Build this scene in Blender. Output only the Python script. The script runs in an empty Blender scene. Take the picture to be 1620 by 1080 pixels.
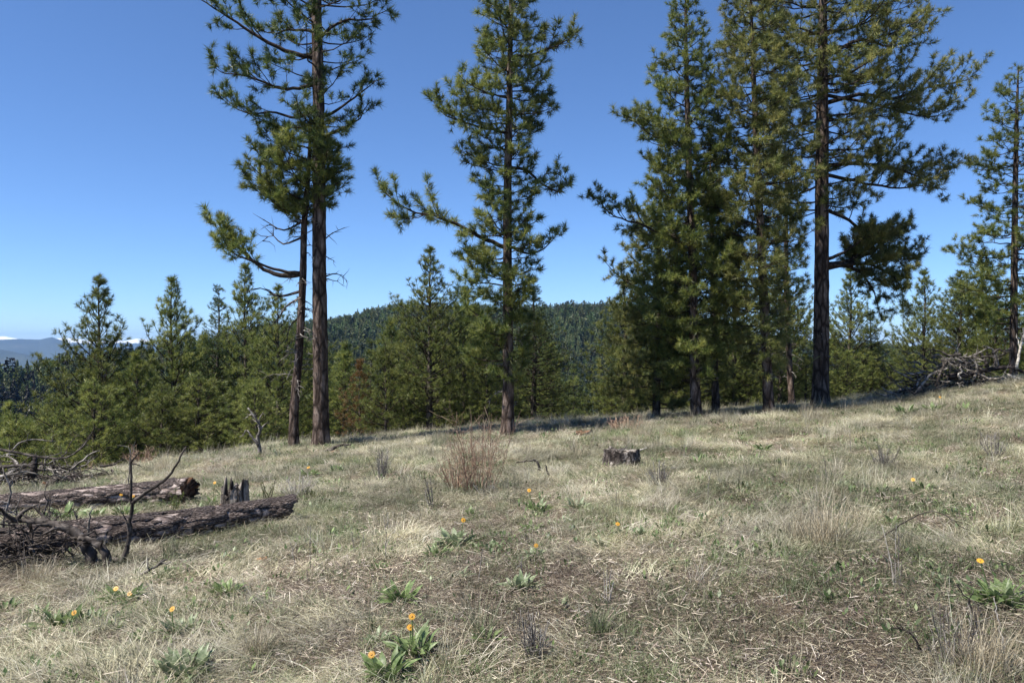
import bpy, math, random
import numpy as np
from math import radians, sin, cos, pi, hypot, atan2
from mathutils import Vector

scene = bpy.context.scene
col = scene.collection
F = 1260.0          # focal length in pixels of the 1620 px wide photograph
HOR = 545.0
EYE = 1.6

# ------------------------------------------------------------------ camera
cam = bpy.data.cameras.new('camera')
cam.lens = 28.0
cam.sensor_width = 36.0
cam.clip_start = 0.05
cam.clip_end = 60000
camo = bpy.data.objects.new('camera', cam)
camo.location = (0, 0, EYE)
camo.rotation_euler = (radians(90.0) + math.atan(5 / F), 0, 0)
col.objects.link(camo)
scene.camera = camo

# ------------------------------------------------------------------ light
SUN_AZ = (-0.88, -0.42)      # horizontal direction towards the sun (from the left, a little behind the camera)
SUN_EL = radians(58)
world = bpy.data.worlds.new('World')
scene.world = world
world.use_nodes = True
wn = world.node_tree
bg = wn.nodes['Background']
sky = wn.nodes.new('ShaderNodeTexSky')
sky.sky_type = 'NISHITA'
sky.sun_disc = False
sky.sun_elevation = SUN_EL
sky.sun_rotation = atan2(SUN_AZ[0], SUN_AZ[1])
sky.altitude = 3000
sky.air_density = 1.0
sky.dust_density = 0.0
sky.ozone_density = 10.0
wn.links.new(sky.outputs[0], bg.inputs[0])
bg.inputs[1].default_value = 0.1
sun = bpy.data.lights.new('sun', 'SUN')
sun.energy = 5.0
sun.angle = radians(0.53)
sun.color = (1.0, 0.95, 0.87)
suno = bpy.data.objects.new('sun', sun)
hn = hypot(*SUN_AZ)
sd = Vector((SUN_AZ[0] / hn * cos(SUN_EL), SUN_AZ[1] / hn * cos(SUN_EL), sin(SUN_EL)))
suno.rotation_euler = sd.to_track_quat('Z', 'Y').to_euler()
suno.location = (-20, 0, 40)
col.objects.link(suno)
scene.view_settings.view_transform = 'Standard'
scene.view_settings.look = 'None'
scene.view_settings.gamma = 1
scene.view_settings.use_curve_mapping = False
scene.view_settings.exposure = 0.85
cy = scene.cycles
cy.max_bounces = 5
cy.diffuse_bounces = 3
cy.glossy_bounces = 2
cy.transmission_bounces = 3
cy.transparent_max_bounces = 4
cy.volume_bounces = 0
cy.use_denoising = True
cy.pixel_filter_type = 'BLACKMAN_HARRIS'

# ------------------------------------------------------------------ noise
def _hash(ix, iy, s):
    n = (ix.astype(np.int64) * 374761393 + iy.astype(np.int64) * 668265263 + s * 982451653) & 0xffffffff
    n = ((n ^ (n >> 13)) * 1274126177) & 0xffffffff
    n = n ^ (n >> 16)
    return (n & 0xffff) / 65535.0
def vnoise(x, y, s=0):
    x = np.asarray(x, float); y = np.asarray(y, float)
    ix = np.floor(x); iy = np.floor(y); fx = x - ix; fy = y - iy
    fx = fx * fx * (3 - 2 * fx); fy = fy * fy * (3 - 2 * fy)
    a = _hash(ix, iy, s); b = _hash(ix + 1, iy, s); c = _hash(ix, iy + 1, s); d = _hash(ix + 1, iy + 1, s)
    return (a * (1 - fx) + b * fx) * (1 - fy) + (c * (1 - fx) + d * fx) * fy
def fbm(x, y, o=4, s=0):
    v = 0; a = 0.5; t = 0
    for k in range(o):
        v = v + a * vnoise(np.asarray(x) * 2 ** k + 17.3 * k, np.asarray(y) * 2 ** k - 9.1 * k, s + k); t += a; a *= 0.5
    return v / t
def sstep(a, b, x):
    t = np.clip((x - a) / (b - a), 0, 1)
    return t * t * (3 - 2 * t)

# ------------------------------------------------------------------ terrain height
RX = [-600, 0, 60, 130, 220, 330, 500, 620, 760, 870, 980, 1060, 1200, 1500, 2300]
RY = [600, 592, 588, 572, 556, 535, 510, 486, 486, 486, 486, 498, 535, 556, 575]
DX = [-600, 0, 260, 520, 980, 1500, 2300]
DD = [430, 400, 520, 860, 900, 800, 700]
CX = [-600, 0, 300, 510, 810, 1300, 1620, 2300]
CD = [15, 17, 19.5, 21, 22, 25, 27.5, 30]
def H(x, y, fine=True):
    x = np.asarray(x, float); y = np.asarray(y, float)
    d = np.hypot(x, y)
    a = np.arctan2(x, y); lim = radians(50)
    a2 = np.where(np.abs(a) < lim, a, np.sign(a) * lim * (pi - np.abs(a)) / (pi - lim))
    px = 810 + F * np.tan(a2)
    fwd = np.cos(a2)
    pl = 0.065 * 45 * np.tanh(x / 45) - 0.0377 * 60 * np.tanh(y / 60)
    pl = pl + 0.085 * np.clip(x - 10.5, 0, 25) * sstep(8, 20, y)
    left = np.clip(-(x + 6.5), 0, 40)
    pl = pl - 0.03 * np.minimum(left, 6) * sstep(12, 20, d)
    dc = np.interp(px, CX, CD)
    t = np.maximum(0, d - dc)
    drop = np.where(t < 14, 0.0125 * t * t, 0.0125 * 196 + 0.35 * (t - 14))
    front = sstep(-0.2, 0.3, np.cos(a))
    zn = pl - drop * (0.15 + 0.85 * front)
    Dr = np.interp(px, DX, DD) / fwd
    zr = EYE - (np.interp(px, RX, RY) - HOR) / F * Dr * fwd - 13
    val = -62.0
    far = val + (zr - val) * sstep(0.42 * Dr, Dr, d) ** 0.9
    far = far + (-170 - zr) * sstep(Dr * 1.02, Dr * 1.02 + 900, d)
    far = far + (fbm(x / 90, y / 90, 3, 5) - 0.5) * 14 * sstep(0.45 * Dr, 0.7 * Dr, d) * (1 - sstep(Dr * .9, Dr * 1.1, d))
    z = 0.5 * (zn + far + np.sqrt((zn - far) ** 2 + 9.0))
    if fine:
        w = 1 - sstep(40, 90, d)
        z = z + w * ((fbm(x / 3.1, y / 3.1, 2, 11) - 0.5) * 0.16 + (fbm(x / 0.7, y / 0.7, 3, 21) - 0.5) * 0.085)
    return z
def Hs(x, y): return float(H(np.array([x]), np.array([y]))[0])
def P(px, py, D): return Vector(((px - 810) / F * D, D, EYE - (py - HOR) / F * D))
_Ds = np.concatenate([np.arange(1.5, 12, 0.02), np.arange(12, 60, 0.05)])
def hitD(px, py):
    X = (px - 810) / F * _Ds
    yy = HOR + (EYE - H(X, _Ds)) / _Ds * F
    k = np.nonzero(yy <= py)[0]
    return float(_Ds[k[0]]) if len(k) else 24.0
def G(px, py):
    D = hitD(px, py); X = (px - 810) / F * D
    return Vector((X, D, Hs(X, D)))

# ------------------------------------------------------------------ mesh helpers
class Geo:
    def __init__(s): s.v = []; s.n = 0; s.q = []; s.t = []; s.qm = []; s.tm = []
    def add(s, v, q=None, t=None, m=0):
        v = np.asarray(v, np.float32).reshape(-1, 3)
        if q is not None and len(q): s.q.append(np.asarray(q, np.int32).reshape(-1, 4) + s.n); s.qm.append(np.full(len(s.q[-1]), m, np.int32))
        if t is not None and len(t): s.t.append(np.asarray(t, np.int32).reshape(-1, 3) + s.n); s.tm.append(np.full(len(s.t[-1]), m, np.int32))
        s.v.append(v); s.n += len(v)
    def mesh(s, name, mats, smooth=False):
        me = bpy.data.meshes.new(name)
        V = np.concatenate(s.v)
        Q = np.concatenate(s.q) if s.q else np.zeros((0, 4), np.int32)
        T = np.concatenate(s.t) if s.t else np.zeros((0, 3), np.int32)
        me.vertices.add(len(V)); me.vertices.foreach_set('co', V.ravel())
        me.loops.add(Q.size + T.size)
        me.loops.foreach_set('vertex_index', np.concatenate([Q.ravel(), T.ravel()]))
        me.polygons.add(len(Q) + len(T))
        st = np.concatenate([np.arange(len(Q)) * 4, Q.size + np.arange(len(T)) * 3]).astype(np.int32)
        me.polygons.foreach_set('loop_start', st)
        if not isinstance(mats, (list, tuple)): mats = [mats]
        for m in mats: me.materials.append(m)
        if len(mats) > 1:
            me.polygons.foreach_set('material_index', np.concatenate((s.qm or [np.zeros(0, np.int32)]) + (s.tm or [])).astype(np.int32))
        if smooth: me.polygons.foreach_set('use_smooth', np.ones(len(Q) + len(T), bool))
        me.update(calc_edges=True)
        me.validate()
        return me

def tube(g, pts, rad, n=5, cap=True, m=0, rough=0.0, rng=None, flat=1.0):
    P_ = np.array([tuple(p) for p in pts], float); k = len(P_)
    T = np.gradient(P_, axis=0); T /= (np.linalg.norm(T, axis=1)[:, None] + 1e-9)
    ref = np.array([0, 0, 1.0]) if abs(T[0][2]) < 0.8 else np.array([1.0, 0, 0])
    A = np.cross(T, ref); A /= (np.linalg.norm(A, axis=1)[:, None] + 1e-9)
    B = np.cross(T, A)
    r = np.asarray(rad, float)
    th = np.arange(n) * 2 * pi / n
    R = r[:, None] * np.ones((k, n))
    if rough and rng is not None: R = R * (1 + rough * (rng.random((k, n)) - 0.5) * 2)
    V = P_[:, None, :] + R[..., None] * (np.cos(th)[None, :, None] * A[:, None, :] + flat * np.sin(th)[None, :, None] * B[:, None, :])
    V = V.reshape(-1, 3)
    i = np.arange(k - 1)[:, None] * n; j = np.arange(n)[None, :]; j2 = (j + 1) % n
    Q = np.stack([i + j, i + j2, i + n + j2, i + n + j], -1).reshape(-1, 4)
    if cap:
        V = np.concatenate([V, P_[:1], P_[-1:]])
        c0 = k * n; jj = np.arange(n); jn = (jj + 1) % n
        Tt = np.concatenate([np.stack([jn, jj, np.full(n, c0)], -1), np.stack([(k - 1) * n + jj, (k - 1) * n + jn, np.full(n, c0 + 1)], -1)])
        g.add(V, Q, Tt, m)
    else: g.add(V, Q, None, m)

def spline(pts, n):
    P_ = np.array([tuple(p) for p in pts], float)
    if len(P_) == 2:
        t = np.linspace(0, 1, n)[:, None]; return P_[0] * (1 - t) + P_[1] * t
    E = np.concatenate([[2 * P_[0] - P_[1]], P_, [2 * P_[-1] - P_[-2]]])
    L = np.concatenate([[0], np.cumsum(np.linalg.norm(np.diff(P_, axis=0), axis=1))])
    out = []
    for u in np.linspace(0, L[-1] * 0.99999, n):
        k = max(0, min(len(P_) - 2, int(np.searchsorted(L, u, 'right') - 1))); t = (u - L[k]) / (L[k + 1] - L[k] + 1e-9)
        a, b, c, d = E[k], E[k + 1], E[k + 2], E[k + 3]
        out.append(0.5 * (2 * b + (c - a) * t + (2 * a - 5 * b + 4 * c - d) * t * t + (3 * b - a - 3 * c + d) * t ** 3))
    return np.array(out)

def obj(name, me, parent=None, loc=(0, 0, 0)):
    o = bpy.data.objects.new(name, me); col.objects.link(o); o.location = loc
    if parent is not None: o.parent = parent
    return o
def tag(o, label=None, cat=None, group=None, kind=None):
    for k, v in (('label', label), ('category', cat), ('group', group), ('kind', kind)):
        if v: o[k] = v
    return o
def thing(name, loc, label, cat, group=None, rz=0):
    o = bpy.data.objects.new(name, None); o.empty_display_size = 0.2
    col.objects.link(o); o.location = loc; o.rotation_euler = (0, 0, rz)
    return tag(o, label, cat, group)

# ------------------------------------------------------------------ materials
def newmat(name):
    m = bpy.data.materials.new(name); m.use_nodes = True
    nt = m.node_tree; b = nt.nodes['Principled BSDF']; b.inputs['Roughness'].default_value = 0.85
    b.inputs['Specular IOR Level'].default_value = 0.25
    return m, nt, b
def ramp(nt, stops, fac):
    r = nt.nodes.new('ShaderNodeValToRGB'); e = r.color_ramp.elements
    while len(e) > 1: e.remove(e[-1])
    e[0].position = stops[0][0]; e[0].color = (*stops[0][1], 1)
    for p, c in stops[1:]:
        k = e.new(p); k.color = (*c, 1)
    nt.links.new(fac, r.inputs[0]); return r.outputs[0]
def noise(nt, scale, detail=3, vec=None, rough=0.6, dist=0):
    n = nt.nodes.new('ShaderNodeTexNoise'); n.inputs['Scale'].default_value = scale; n.inputs['Detail'].default_value = detail
    n.inputs['Roughness'].default_value = rough; n.inputs['Distortion'].default_value = dist
    if vec is not None: nt.links.new(vec, n.inputs['Vector'])
    return n
def coords(nt, scale=(1, 1, 1), kind='Object'):
    tc = nt.nodes.new('ShaderNodeTexCoord'); mp = nt.nodes.new('ShaderNodeMapping'); mp.inputs['Scale'].default_value = scale
    nt.links.new(tc.outputs[kind], mp.inputs['Vector']); return mp.outputs[0]
def mix(nt, fac, a, b, mode='MIX'):
    m = nt.nodes.new('ShaderNodeMix'); m.data_type = 'RGBA'; m.blend_type = mode
    for s, v in ((m.inputs[0], fac), (m.inputs[6], a), (m.inputs[7], b)):
        if hasattr(v, 'is_output'): nt.links.new(v, s)
        elif isinstance(v, tuple): s.default_value = (*v, 1)
        else: s.default_value = v
    return m.outputs[2]
def bump(nt, b, height, strength=0.5, dist=0.02):
    n = nt.nodes.new('ShaderNodeBump'); n.inputs['Strength'].default_value = strength; n.inputs['Distance'].default_value = dist
    nt.links.new(height, n.inputs['Height']); nt.links.new(n.outputs[0], b.inputs['Normal'])
def island(nt):
    return nt.nodes.new('ShaderNodeNewGeometry').outputs['Random Per Island']
def objrand(nt): return nt.nodes.new('ShaderNodeObjectInfo').outputs['Random']

def leafy(name, stops, nscale=2.5, trans=0.28, spec=0.4, rough=0.45, isl=0.5, tint=False):
    """foliage: colour from clump noise and a random value per leaf; part of the light passes through"""
    m, nt, b = newmat(name)
    n = noise(nt, nscale, 2, coords(nt))
    mr = nt.nodes.new('ShaderNodeMath'); mr.operation = 'MULTIPLY_ADD'
    nt.links.new(island(nt), mr.inputs[0]); mr.inputs[1].default_value = isl; nt.links.new(n.outputs[0], mr.inputs[2])
    mr2 = nt.nodes.new('ShaderNodeMath'); mr2.operation = 'SUBTRACT'; nt.links.new(mr.outputs[0], mr2.inputs[0]); mr2.inputs[1].default_value = isl / 2
    c = ramp(nt, stops, mr2.outputs[0])
    hs = nt.nodes.new('ShaderNodeHueSaturation'); nt.links.new(c, hs.inputs['Color'])
    mv = nt.nodes.new('ShaderNodeMapRange'); nt.links.new(objrand(nt), mv.inputs[0]); mv.inputs[3].default_value = 0.72; mv.inputs[4].default_value = 1.25
    nt.links.new(mv.outputs[0], hs.inputs['Value']); c = hs.outputs[0]
    if tint:
        at = nt.nodes.new('ShaderNodeAttribute'); at.attribute_type = 'INSTANCER'; at.attribute_name = 'tint'
        c = mix(nt, 1.0, c, at.outputs['Color'], 'MULTIPLY')
    nt.links.new(c, b.inputs['Base Color']); b.inputs['Roughness'].default_value = rough; b.inputs['Specular IOR Level'].default_value = spec
    tr = nt.nodes.new('ShaderNodeBsdfTranslucent'); nt.links.new(c, tr.inputs[0])
    ms = nt.nodes.new('ShaderNodeMixShader'); ms.inputs[0].default_value = trans
    nt.links.new(b.outputs[0], ms.inputs[1]); nt.links.new(tr.outputs[0], ms.inputs[2])
    nt.links.new(ms.outputs[0], nt.nodes['Material Output'].inputs[0])
    return m

def bark(name, stops, s=(14, 14, 3), bs=0.9, bd=0.03, grey=None):
    m, nt, b = newmat(name)
    v = coords(nt, s)
    n1 = noise(nt, 1.0, 5, v, 0.65, 0.6); n2 = noise(nt, 5.0, 3, v, 0.6)
    vo = nt.nodes.new('ShaderNodeTexVoronoi'); vo.feature = 'DISTANCE_TO_EDGE'; vo.inputs['Scale'].default_value = 1.1
    wv = mix(nt, 0.25, v, n1.outputs[1]); nt.links.new(wv, vo.inputs['Vector'])
    ed = nt.nodes.new('ShaderNodeMapRange'); nt.links.new(vo.outputs[0], ed.inputs[0]); ed.inputs[2].default_value = 0.22
    ad = nt.nodes.new('ShaderNodeMath'); ad.operation = 'MULTIPLY_ADD'; nt.links.new(n2.outputs[0], ad.inputs[0]); ad.inputs[1].default_value = 0.4
    nt.links.new(n1.outputs[0], ad.inputs[2])
    sb = nt.nodes.new('ShaderNodeMath'); sb.operation = 'SUBTRACT'; nt.links.new(ad.outputs[0], sb.inputs[0]); sb.inputs[1].default_value = 0.2
    c = ramp(nt, stops, sb.outputs[0])
    c = mix(nt, ed.outputs[0], (stops[0][1][0] * .6, stops[0][1][1] * .6, stops[0][1][2] * .6), c)
    nt.links.new(c, b.inputs['Base Color'])
    h = nt.nodes.new('ShaderNodeMath'); h.operation = 'MULTIPLY_ADD'; nt.links.new(ed.outputs[0], h.inputs[0]); h.inputs[1].default_value = 0.7
    nt.links.new(n2.outputs[0], h.inputs[2]); bump(nt, b, h.outputs[0], bs, bd)
    b.inputs['Roughness'].default_value = 0.95; b.inputs['Specular IOR Level'].default_value = 0.15
    return m

NEEDLE = leafy('needle_green', [(0.25, (0.0551, 0.0878, 0.0254)), (0.5, (0.1452, 0.1839, 0.0463)), (0.72, (0.3003, 0.303, 0.0787))], 2.0, 0.42)
NEEDLE_Y = leafy('needle_yellow_green', [(0.25, (0.0702, 0.0963, 0.0269)), (0.5, (0.1821, 0.2036, 0.0574)), (0.74, (0.3371, 0.3084, 0.1076))], 2.0, 0.42)
NEEDLE_B = leafy('needle_dark_green', [(0.25, (0.0433, 0.078, 0.0274)), (0.5, (0.0976, 0.1376, 0.0378)), (0.75, (0.2034, 0.2409, 0.0631))], 2.0, 0.4)
NEEDLE_YOUNG = leafy('needle_young_green', [(0.25, (0.0561, 0.0869, 0.0242)), (0.5, (0.1617, 0.1955, 0.0483)), (0.75, (0.3231, 0.3259, 0.0918))], 1.6, 0.42)
NEEDLE_RUST = leafy('needle_rust', [(0.3, (0.168, 0.09, 0.0325)), (0.55, (0.308, 0.165, 0.0569)), (0.75, (0.126, 0.15, 0.0488))], 2.0, 0.3)
FARNEEDLE = leafy('needle_far', [(0.25, (0.0375, 0.06, 0.022)), (0.5, (0.0625, 0.09, 0.0308)), (0.75, (0.1, 0.12, 0.044))], 0.6, 0.15, tint=True)
BARK = bark('pine_bark', [(0.3, (0.046, 0.0314, 0.0242)), (0.5, (0.1323, 0.0963, 0.077)), (0.7, (0.2875, 0.224, 0.187))], (7, 7, 2.2))
BARK_TWIG = bark('twig_bark', [(0.3, (0.03, 0.024, 0.02)), (0.6, (0.08, 0.062, 0.05))], (9, 9, 9), 0.4, 0.01)
BARK_LIGHT = bark('young_bark', [(0.3, (0.07, 0.055, 0.045)), (0.6, (0.17, 0.145, 0.12))], (9, 9, 4), 0.5, 0.01)
LOGBARK = bark('log_bark', [(0.28, (0.048, 0.0366, 0.0329)), (0.44, (0.228, 0.1769, 0.1586)), (0.58, (0.456, 0.3782, 0.3416)), (0.72, (0.6, 0.5124, 0.4636))], (2.6, 13, 13), 1.0, 0.03)
LOGBARK_DARK = bark('log_bark_dark', [(0.28, (0.02, 0.017, 0.016)), (0.5, (0.07, 0.055, 0.05)), (0.75, (0.18, 0.15, 0.14))], (3, 12, 12), 1.0, 0.03)
DEADWOOD = bark('dead_wood_grey', [(0.3, (0.13, 0.115, 0.10)), (0.55, (0.29, 0.262, 0.235)), (0.75, (0.46, 0.425, 0.38))], (6, 6, 6), 0.5, 0.01)
DEADDARK = bark('dead_wood_dark', [(0.3, (0.045, 0.037, 0.032)), (0.55, (0.125, 0.106, 0.093)), (0.75, (0.26, 0.23, 0.2))], (7, 7, 7), 0.6, 0.01)
BLEACH = bark('bleached_wood', [(0.3, (0.38, 0.34, 0.29)), (0.7, (0.68, 0.64, 0.57))], (9, 9, 9), 0.3, 0.006)
ROTWOOD = bark('rotten_wood', [(0.3, (0.10, 0.05, 0.028)), (0.55, (0.27, 0.15, 0.09)), (0.75, (0.48, 0.33, 0.22))], (7, 7, 7), 0.6, 0.02)
STUMPW = bark('stump_wood', [(0.36, (0.035, 0.028, 0.025)), (0.52, (0.11, 0.09, 0.08)), (0.68, (0.5, 0.45, 0.4))], (12, 12, 2.4), 0.9, 0.02)
STUMPGREY = bark('stump_grey_wood', [(0.33, (0.0455, 0.0375, 0.0336)), (0.5, (0.182, 0.1562, 0.132)), (0.7, (0.468, 0.4125, 0.354))], (14, 14, 1.8), 1.0, 0.02)
LICHEN = leafy('lichen', [(0.3, (0.16, 0.18, 0.06)), (0.7, (0.34, 0.36, 0.13))], 5, 0.1)
TWIGRED = leafy('red_twig', [(0.3, (0.1597, 0.0906, 0.0608)), (0.5, (0.3422, 0.1994, 0.1337)), (0.7, (0.5019, 0.3625, 0.243))], 6, 0.0, isl=0.8)
TWIGGREY = leafy('grey_twig', [(0.3, (0.07, 0.06, 0.055)), (0.5, (0.16, 0.14, 0.125)), (0.75, (0.34, 0.31, 0.27))], 6, 0.0, isl=0.8)
STRAW = leafy('straw_blade', [(0.2, (0.20, 0.178, 0.12)), (0.5, (0.43, 0.40, 0.292)), (0.8, (0.63, 0.60, 0.475))], 7, 0.22, isl=0.7, tint=True, rough=0.6)
GREENB = leafy('green_blade', [(0.2, (0.08, 0.11, 0.045)), (0.5, (0.165, 0.20, 0.095)), (0.8, (0.31, 0.33, 0.20))], 7, 0.3, isl=0.7, tint=True)
LITTER = leafy('litter_bits', [(0.2, (0.066, 0.0504, 0.0403)), (0.5, (0.18, 0.138, 0.1012)), (0.75, (0.336, 0.282, 0.2127)), (0.95, (0.6, 0.54, 0.437))], 9, 0.05, isl=0.95, tint=True, rough=0.8)
FORB = leafy('forb_leaf', [(0.2, (0.05, 0.085, 0.03)), (0.5, (0.12, 0.17, 0.065)), (0.8, (0.2, 0.26, 0.11))], 7, 0.3, isl=0.7, tint=True)
ROOTLEAF = leafy('plant_leaf', [(0.2, (0.0752, 0.1214, 0.0416)), (0.5, (0.1452, 0.2059, 0.0728)), (0.8, (0.2687, 0.3274, 0.1456))], 9, 0.3, isl=0.5, spec=0.4)
SILVERLEAF = leafy('silver_leaf', [(0.2, (0.095, 0.1305, 0.0615)), (0.5, (0.1805, 0.225, 0.1148)), (0.8, (0.323, 0.351, 0.2214))], 9, 0.25, isl=0.5, spec=0.4)
PETAL = leafy('orange_petal', [(0.2, (0.62, 0.27, 0.02)), (0.8, (0.74, 0.40, 0.04))], 20, 0.25, isl=0.4)
DISC = leafy('flower_disc', [(0.2, (0.28, 0.13, 0.02)), (0.8, (0.5, 0.27, 0.04))], 40, 0.0)

# ------------------------------------------------------------------ ground colour field shared with the grass
def patch_green(x, y): return sstep(0.42, 0.62, fbm(np.asarray(x) / 2.3, np.asarray(y) / 3.0, 3, 71))
def patch_bare(x, y):
    b = sstep(0.47, 0.62, fbm(np.asarray(x) / 1.5, np.asarray(y) / 1.3, 3, 91))
    e = np.exp(-(((np.asarray(x) - 1.5) / 1.6) ** 2 + ((np.asarray(y) - 4.9) / 0.8) ** 2))      # the worn brown patch in the foreground
    e2 = np.exp(-(((np.asarray(x) + 1.6) / 1.5) ** 2 + ((np.asarray(y) - 6.8) / 0.9) ** 2)) * .7
    return np.clip(b * 0.8 + e + e2, 0, 1)

def build_ground():
    rr = [0.4]
    while rr[-1] < 20000: rr.append(rr[-1] * (1.02 if rr[-1] < 60 else 1.03))
    rr = np.array(rr)
    an = np.concatenate([np.arange(-42, 42, 0.3), np.arange(42, 318, 4.0)])
    an = np.radians(an); n = len(an); k = len(rr)
    R, A = np.meshgrid(rr, an, indexing='ij')
    X = R * np.sin(A); Y = R * np.cos(A); Z = H(X, Y)
    V = np.stack([X, Y, Z], -1).reshape(-1, 3)
    V = np.concatenate([V, [[0, 0, Hs(0, 0)]]])
    i = np.arange(k - 1)[:, None] * n; j = np.arange(n)[None, :]; j2 = (j + 1) % n
    Q = np.stack([i + j, i + n + j, i + n + j2, i + j2], -1).reshape(-1, 4)
    T = np.stack([np.full(n, k * n), np.arange(n), (np.arange(n) + 1) % n], -1)
    m, nt, b = newmat('soil')
    v = coords(nt)
    big = noise(nt, 0.55, 4, v); mid = noise(nt, 3.5, 5, v, 0.7); fin = noise(nt, 60, 3, v, 0.75)
    c1 = ramp(nt, [(0.3, (0.105, 0.082, 0.062)), (0.5, (0.20, 0.168, 0.125)), (0.7, (0.34, 0.29, 0.215))], mid.outputs[0])
    c2 = ramp(nt, [(0.35, (0.11, 0.125, 0.062)), (0.65, (0.23, 0.215, 0.13))], mid.outputs[0])
    gf = ramp(nt, [(0.45, (0, 0, 0)), (0.62, (1, 1, 1))], big.outputs[0])
    c = mix(nt, gf, c1, c2)
    f2 = ramp(nt, [(0.3, (0.45, 0.43, 0.4)), (0.7, (1.45, 1.42, 1.35))], fin.outputs[0])
    c = mix(nt, 1.0, c, f2, 'MULTIPLY')
    at = nt.nodes.new('ShaderNodeAttribute'); at.attribute_name = 'woods'
    c = mix(nt, at.outputs['Fac'], c, (0.03, 0.042, 0.02))
    at2 = nt.nodes.new('ShaderNodeAttribute'); at2.attribute_name = 'bare'
    c = mix(nt, at2.outputs['Fac'], c, mix(nt, 1.0, (0.155, 0.12, 0.092), f2, 'MULTIPLY'))
    nt.links.new(c, b.inputs['Base Color'])
    hh = nt.nodes.new('ShaderNodeMath'); hh.operation = 'MULTIPLY_ADD'; nt.links.new(mid.outputs[0], hh.inputs[0]); hh.inputs[1].default_value = 1.5
    nt.links.new(fin.outputs[0], hh.inputs[2]); bump(nt, b, hh.outputs[0], 0.8, 0.03)
    b.inputs['Roughness'].default_value = 1.0; b.inputs['Specular IOR Level'].default_value = 0.05
    g = Geo(); g.add(V, Q, T)
    me = g.mesh('ground', m, True)
    a = me.attributes.new('woods', 'FLOAT', 'POINT'); dd = np.hypot(V[:, 0], V[:, 1])
    a.data.foreach_set('value', sstep(45, 110, dd).astype(np.float32))
    a = me.attributes.new('bare', 'FLOAT', 'POINT')
    a.data.foreach_set('value', (patch_bare(V[:, 0], V[:, 1]) * (1 - sstep(30, 60, dd)) * 0.8).astype(np.float32))
    tag(obj('ground', me), kind='structure')
build_ground()

# ------------------------------------------------------------------ far mountains
def build_mountains():
    ridges = [  # distance, half width, px list, py list, snowline
        (6500, 900, [-900, -200, 0, 40, 75, 110, 160, 260, 500, 900, 1600, 2400], [540, 545, 552, 560, 570, 577, 584, 586, 580, 590, 585, 570]),
        (10500, 1300, [-900, -200, 0, 30, 62, 82, 100, 115, 135, 170, 210, 300, 700, 1600, 2400], [520, 530, 537, 536, 537, 533, 539, 546, 550, 556, 556, 550, 560, 565, 550]),
        (16000, 1500, [-900, -100, -10, 8, 30, 60, 92, 105, 120, 140, 165, 185, 200, 216, 232, 245, 280, 360, 500, 700, 1100, 1600, 2400],
                      [530, 536, 532, 532, 536, 540, 535, 534.5, 535, 539, 540, 537, 539, 535.5, 537, 541, 545, 540, 548, 546, 548, 548, 540])]
    pxs = np.concatenate([np.arange(-900, -40, 20), np.arange(-40, 300, 2.0), np.arange(300, 2401, 20)])
    Ds = np.arange(4000, 19001, 150.0)
    D_, PX = np.meshgrid(Ds, pxs, indexing='ij')
    X = (PX - 810) / F * D_
    Z = np.full_like(D_, -400.0)
    for k, (dr, w, a, b) in enumerate(ridges):
        dr2 = dr + 900 * (vnoise(PX / 60, PX * 0, 7 + k) - 0.5)
        top = EYE - (np.interp(PX, a, b) - HOR) / F * D_ * (1 if True else 0)
        u = (D_ - dr2) / w
        zz = -320 + (top + 320) * np.exp(-u * u * 0.8)
        zz = zz + (fbm(X / 500, D_ / 700, 4, 33 + k) - 0.5) * 130 * np.clip(1 - np.exp(-u * u * 2), 0, 1)
        Z = np.maximum(Z, zz)
    V = np.stack([X, D_, Z], -1).reshape(-1, 3)
    k, n = D_.shape
    i = np.arange(k - 1)[:, None] * n; j = np.arange(n - 1)[None, :]
    Q = np.stack([i + j, i + j + 1, i + n + j + 1, i + n + j], -1).reshape(-1, 4)
    m, nt, b = newmat('mountain_forest')
    nz = noise(nt, 0.0016, 5, coords(nt), 0.65)
    c = ramp(nt, [(0.35, (0.015, 0.026, 0.024)), (0.6, (0.03, 0.042, 0.034)), (0.75, (0.075, 0.072, 0.055))], nz.outputs[0])
    at = nt.nodes.new('ShaderNodeAttribute'); at.attribute_name = 'snow'
    sn = noise(nt, 0.006, 4, coords(nt), 0.7)
    mm = nt.nodes.new('ShaderNodeMath'); mm.operation = 'MULTIPLY_ADD'; nt.links.new(sn.outputs[0], mm.inputs[0]); mm.inputs[1].default_value = 1.2; nt.links.new(at.outputs['Fac'], mm.inputs[2])
    sf = ramp(nt, [(0.95, (0, 0, 0)), (1.1, (1, 1, 1))], mm.outputs[0])
    c = mix(nt, sf, c, (0.85, 0.86, 0.88))
    nt.links.new(c, b.inputs['Base Color'])
    g = Geo(); g.add(V, Q)
    me = g.mesh('mountains', m, True)
    py = HOR - (V[:, 2] - EYE) / V[:, 1] * F
    s = np.clip((546 - py) / 10, 0, 1) * (V[:, 1] > 13500)
    a = me.attributes.new('snow', 'FLOAT', 'POINT'); a.data.foreach_set('value', s.astype(np.float32))
    tag(obj('mountains', me), kind='structure')
build_mountains()

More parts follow.
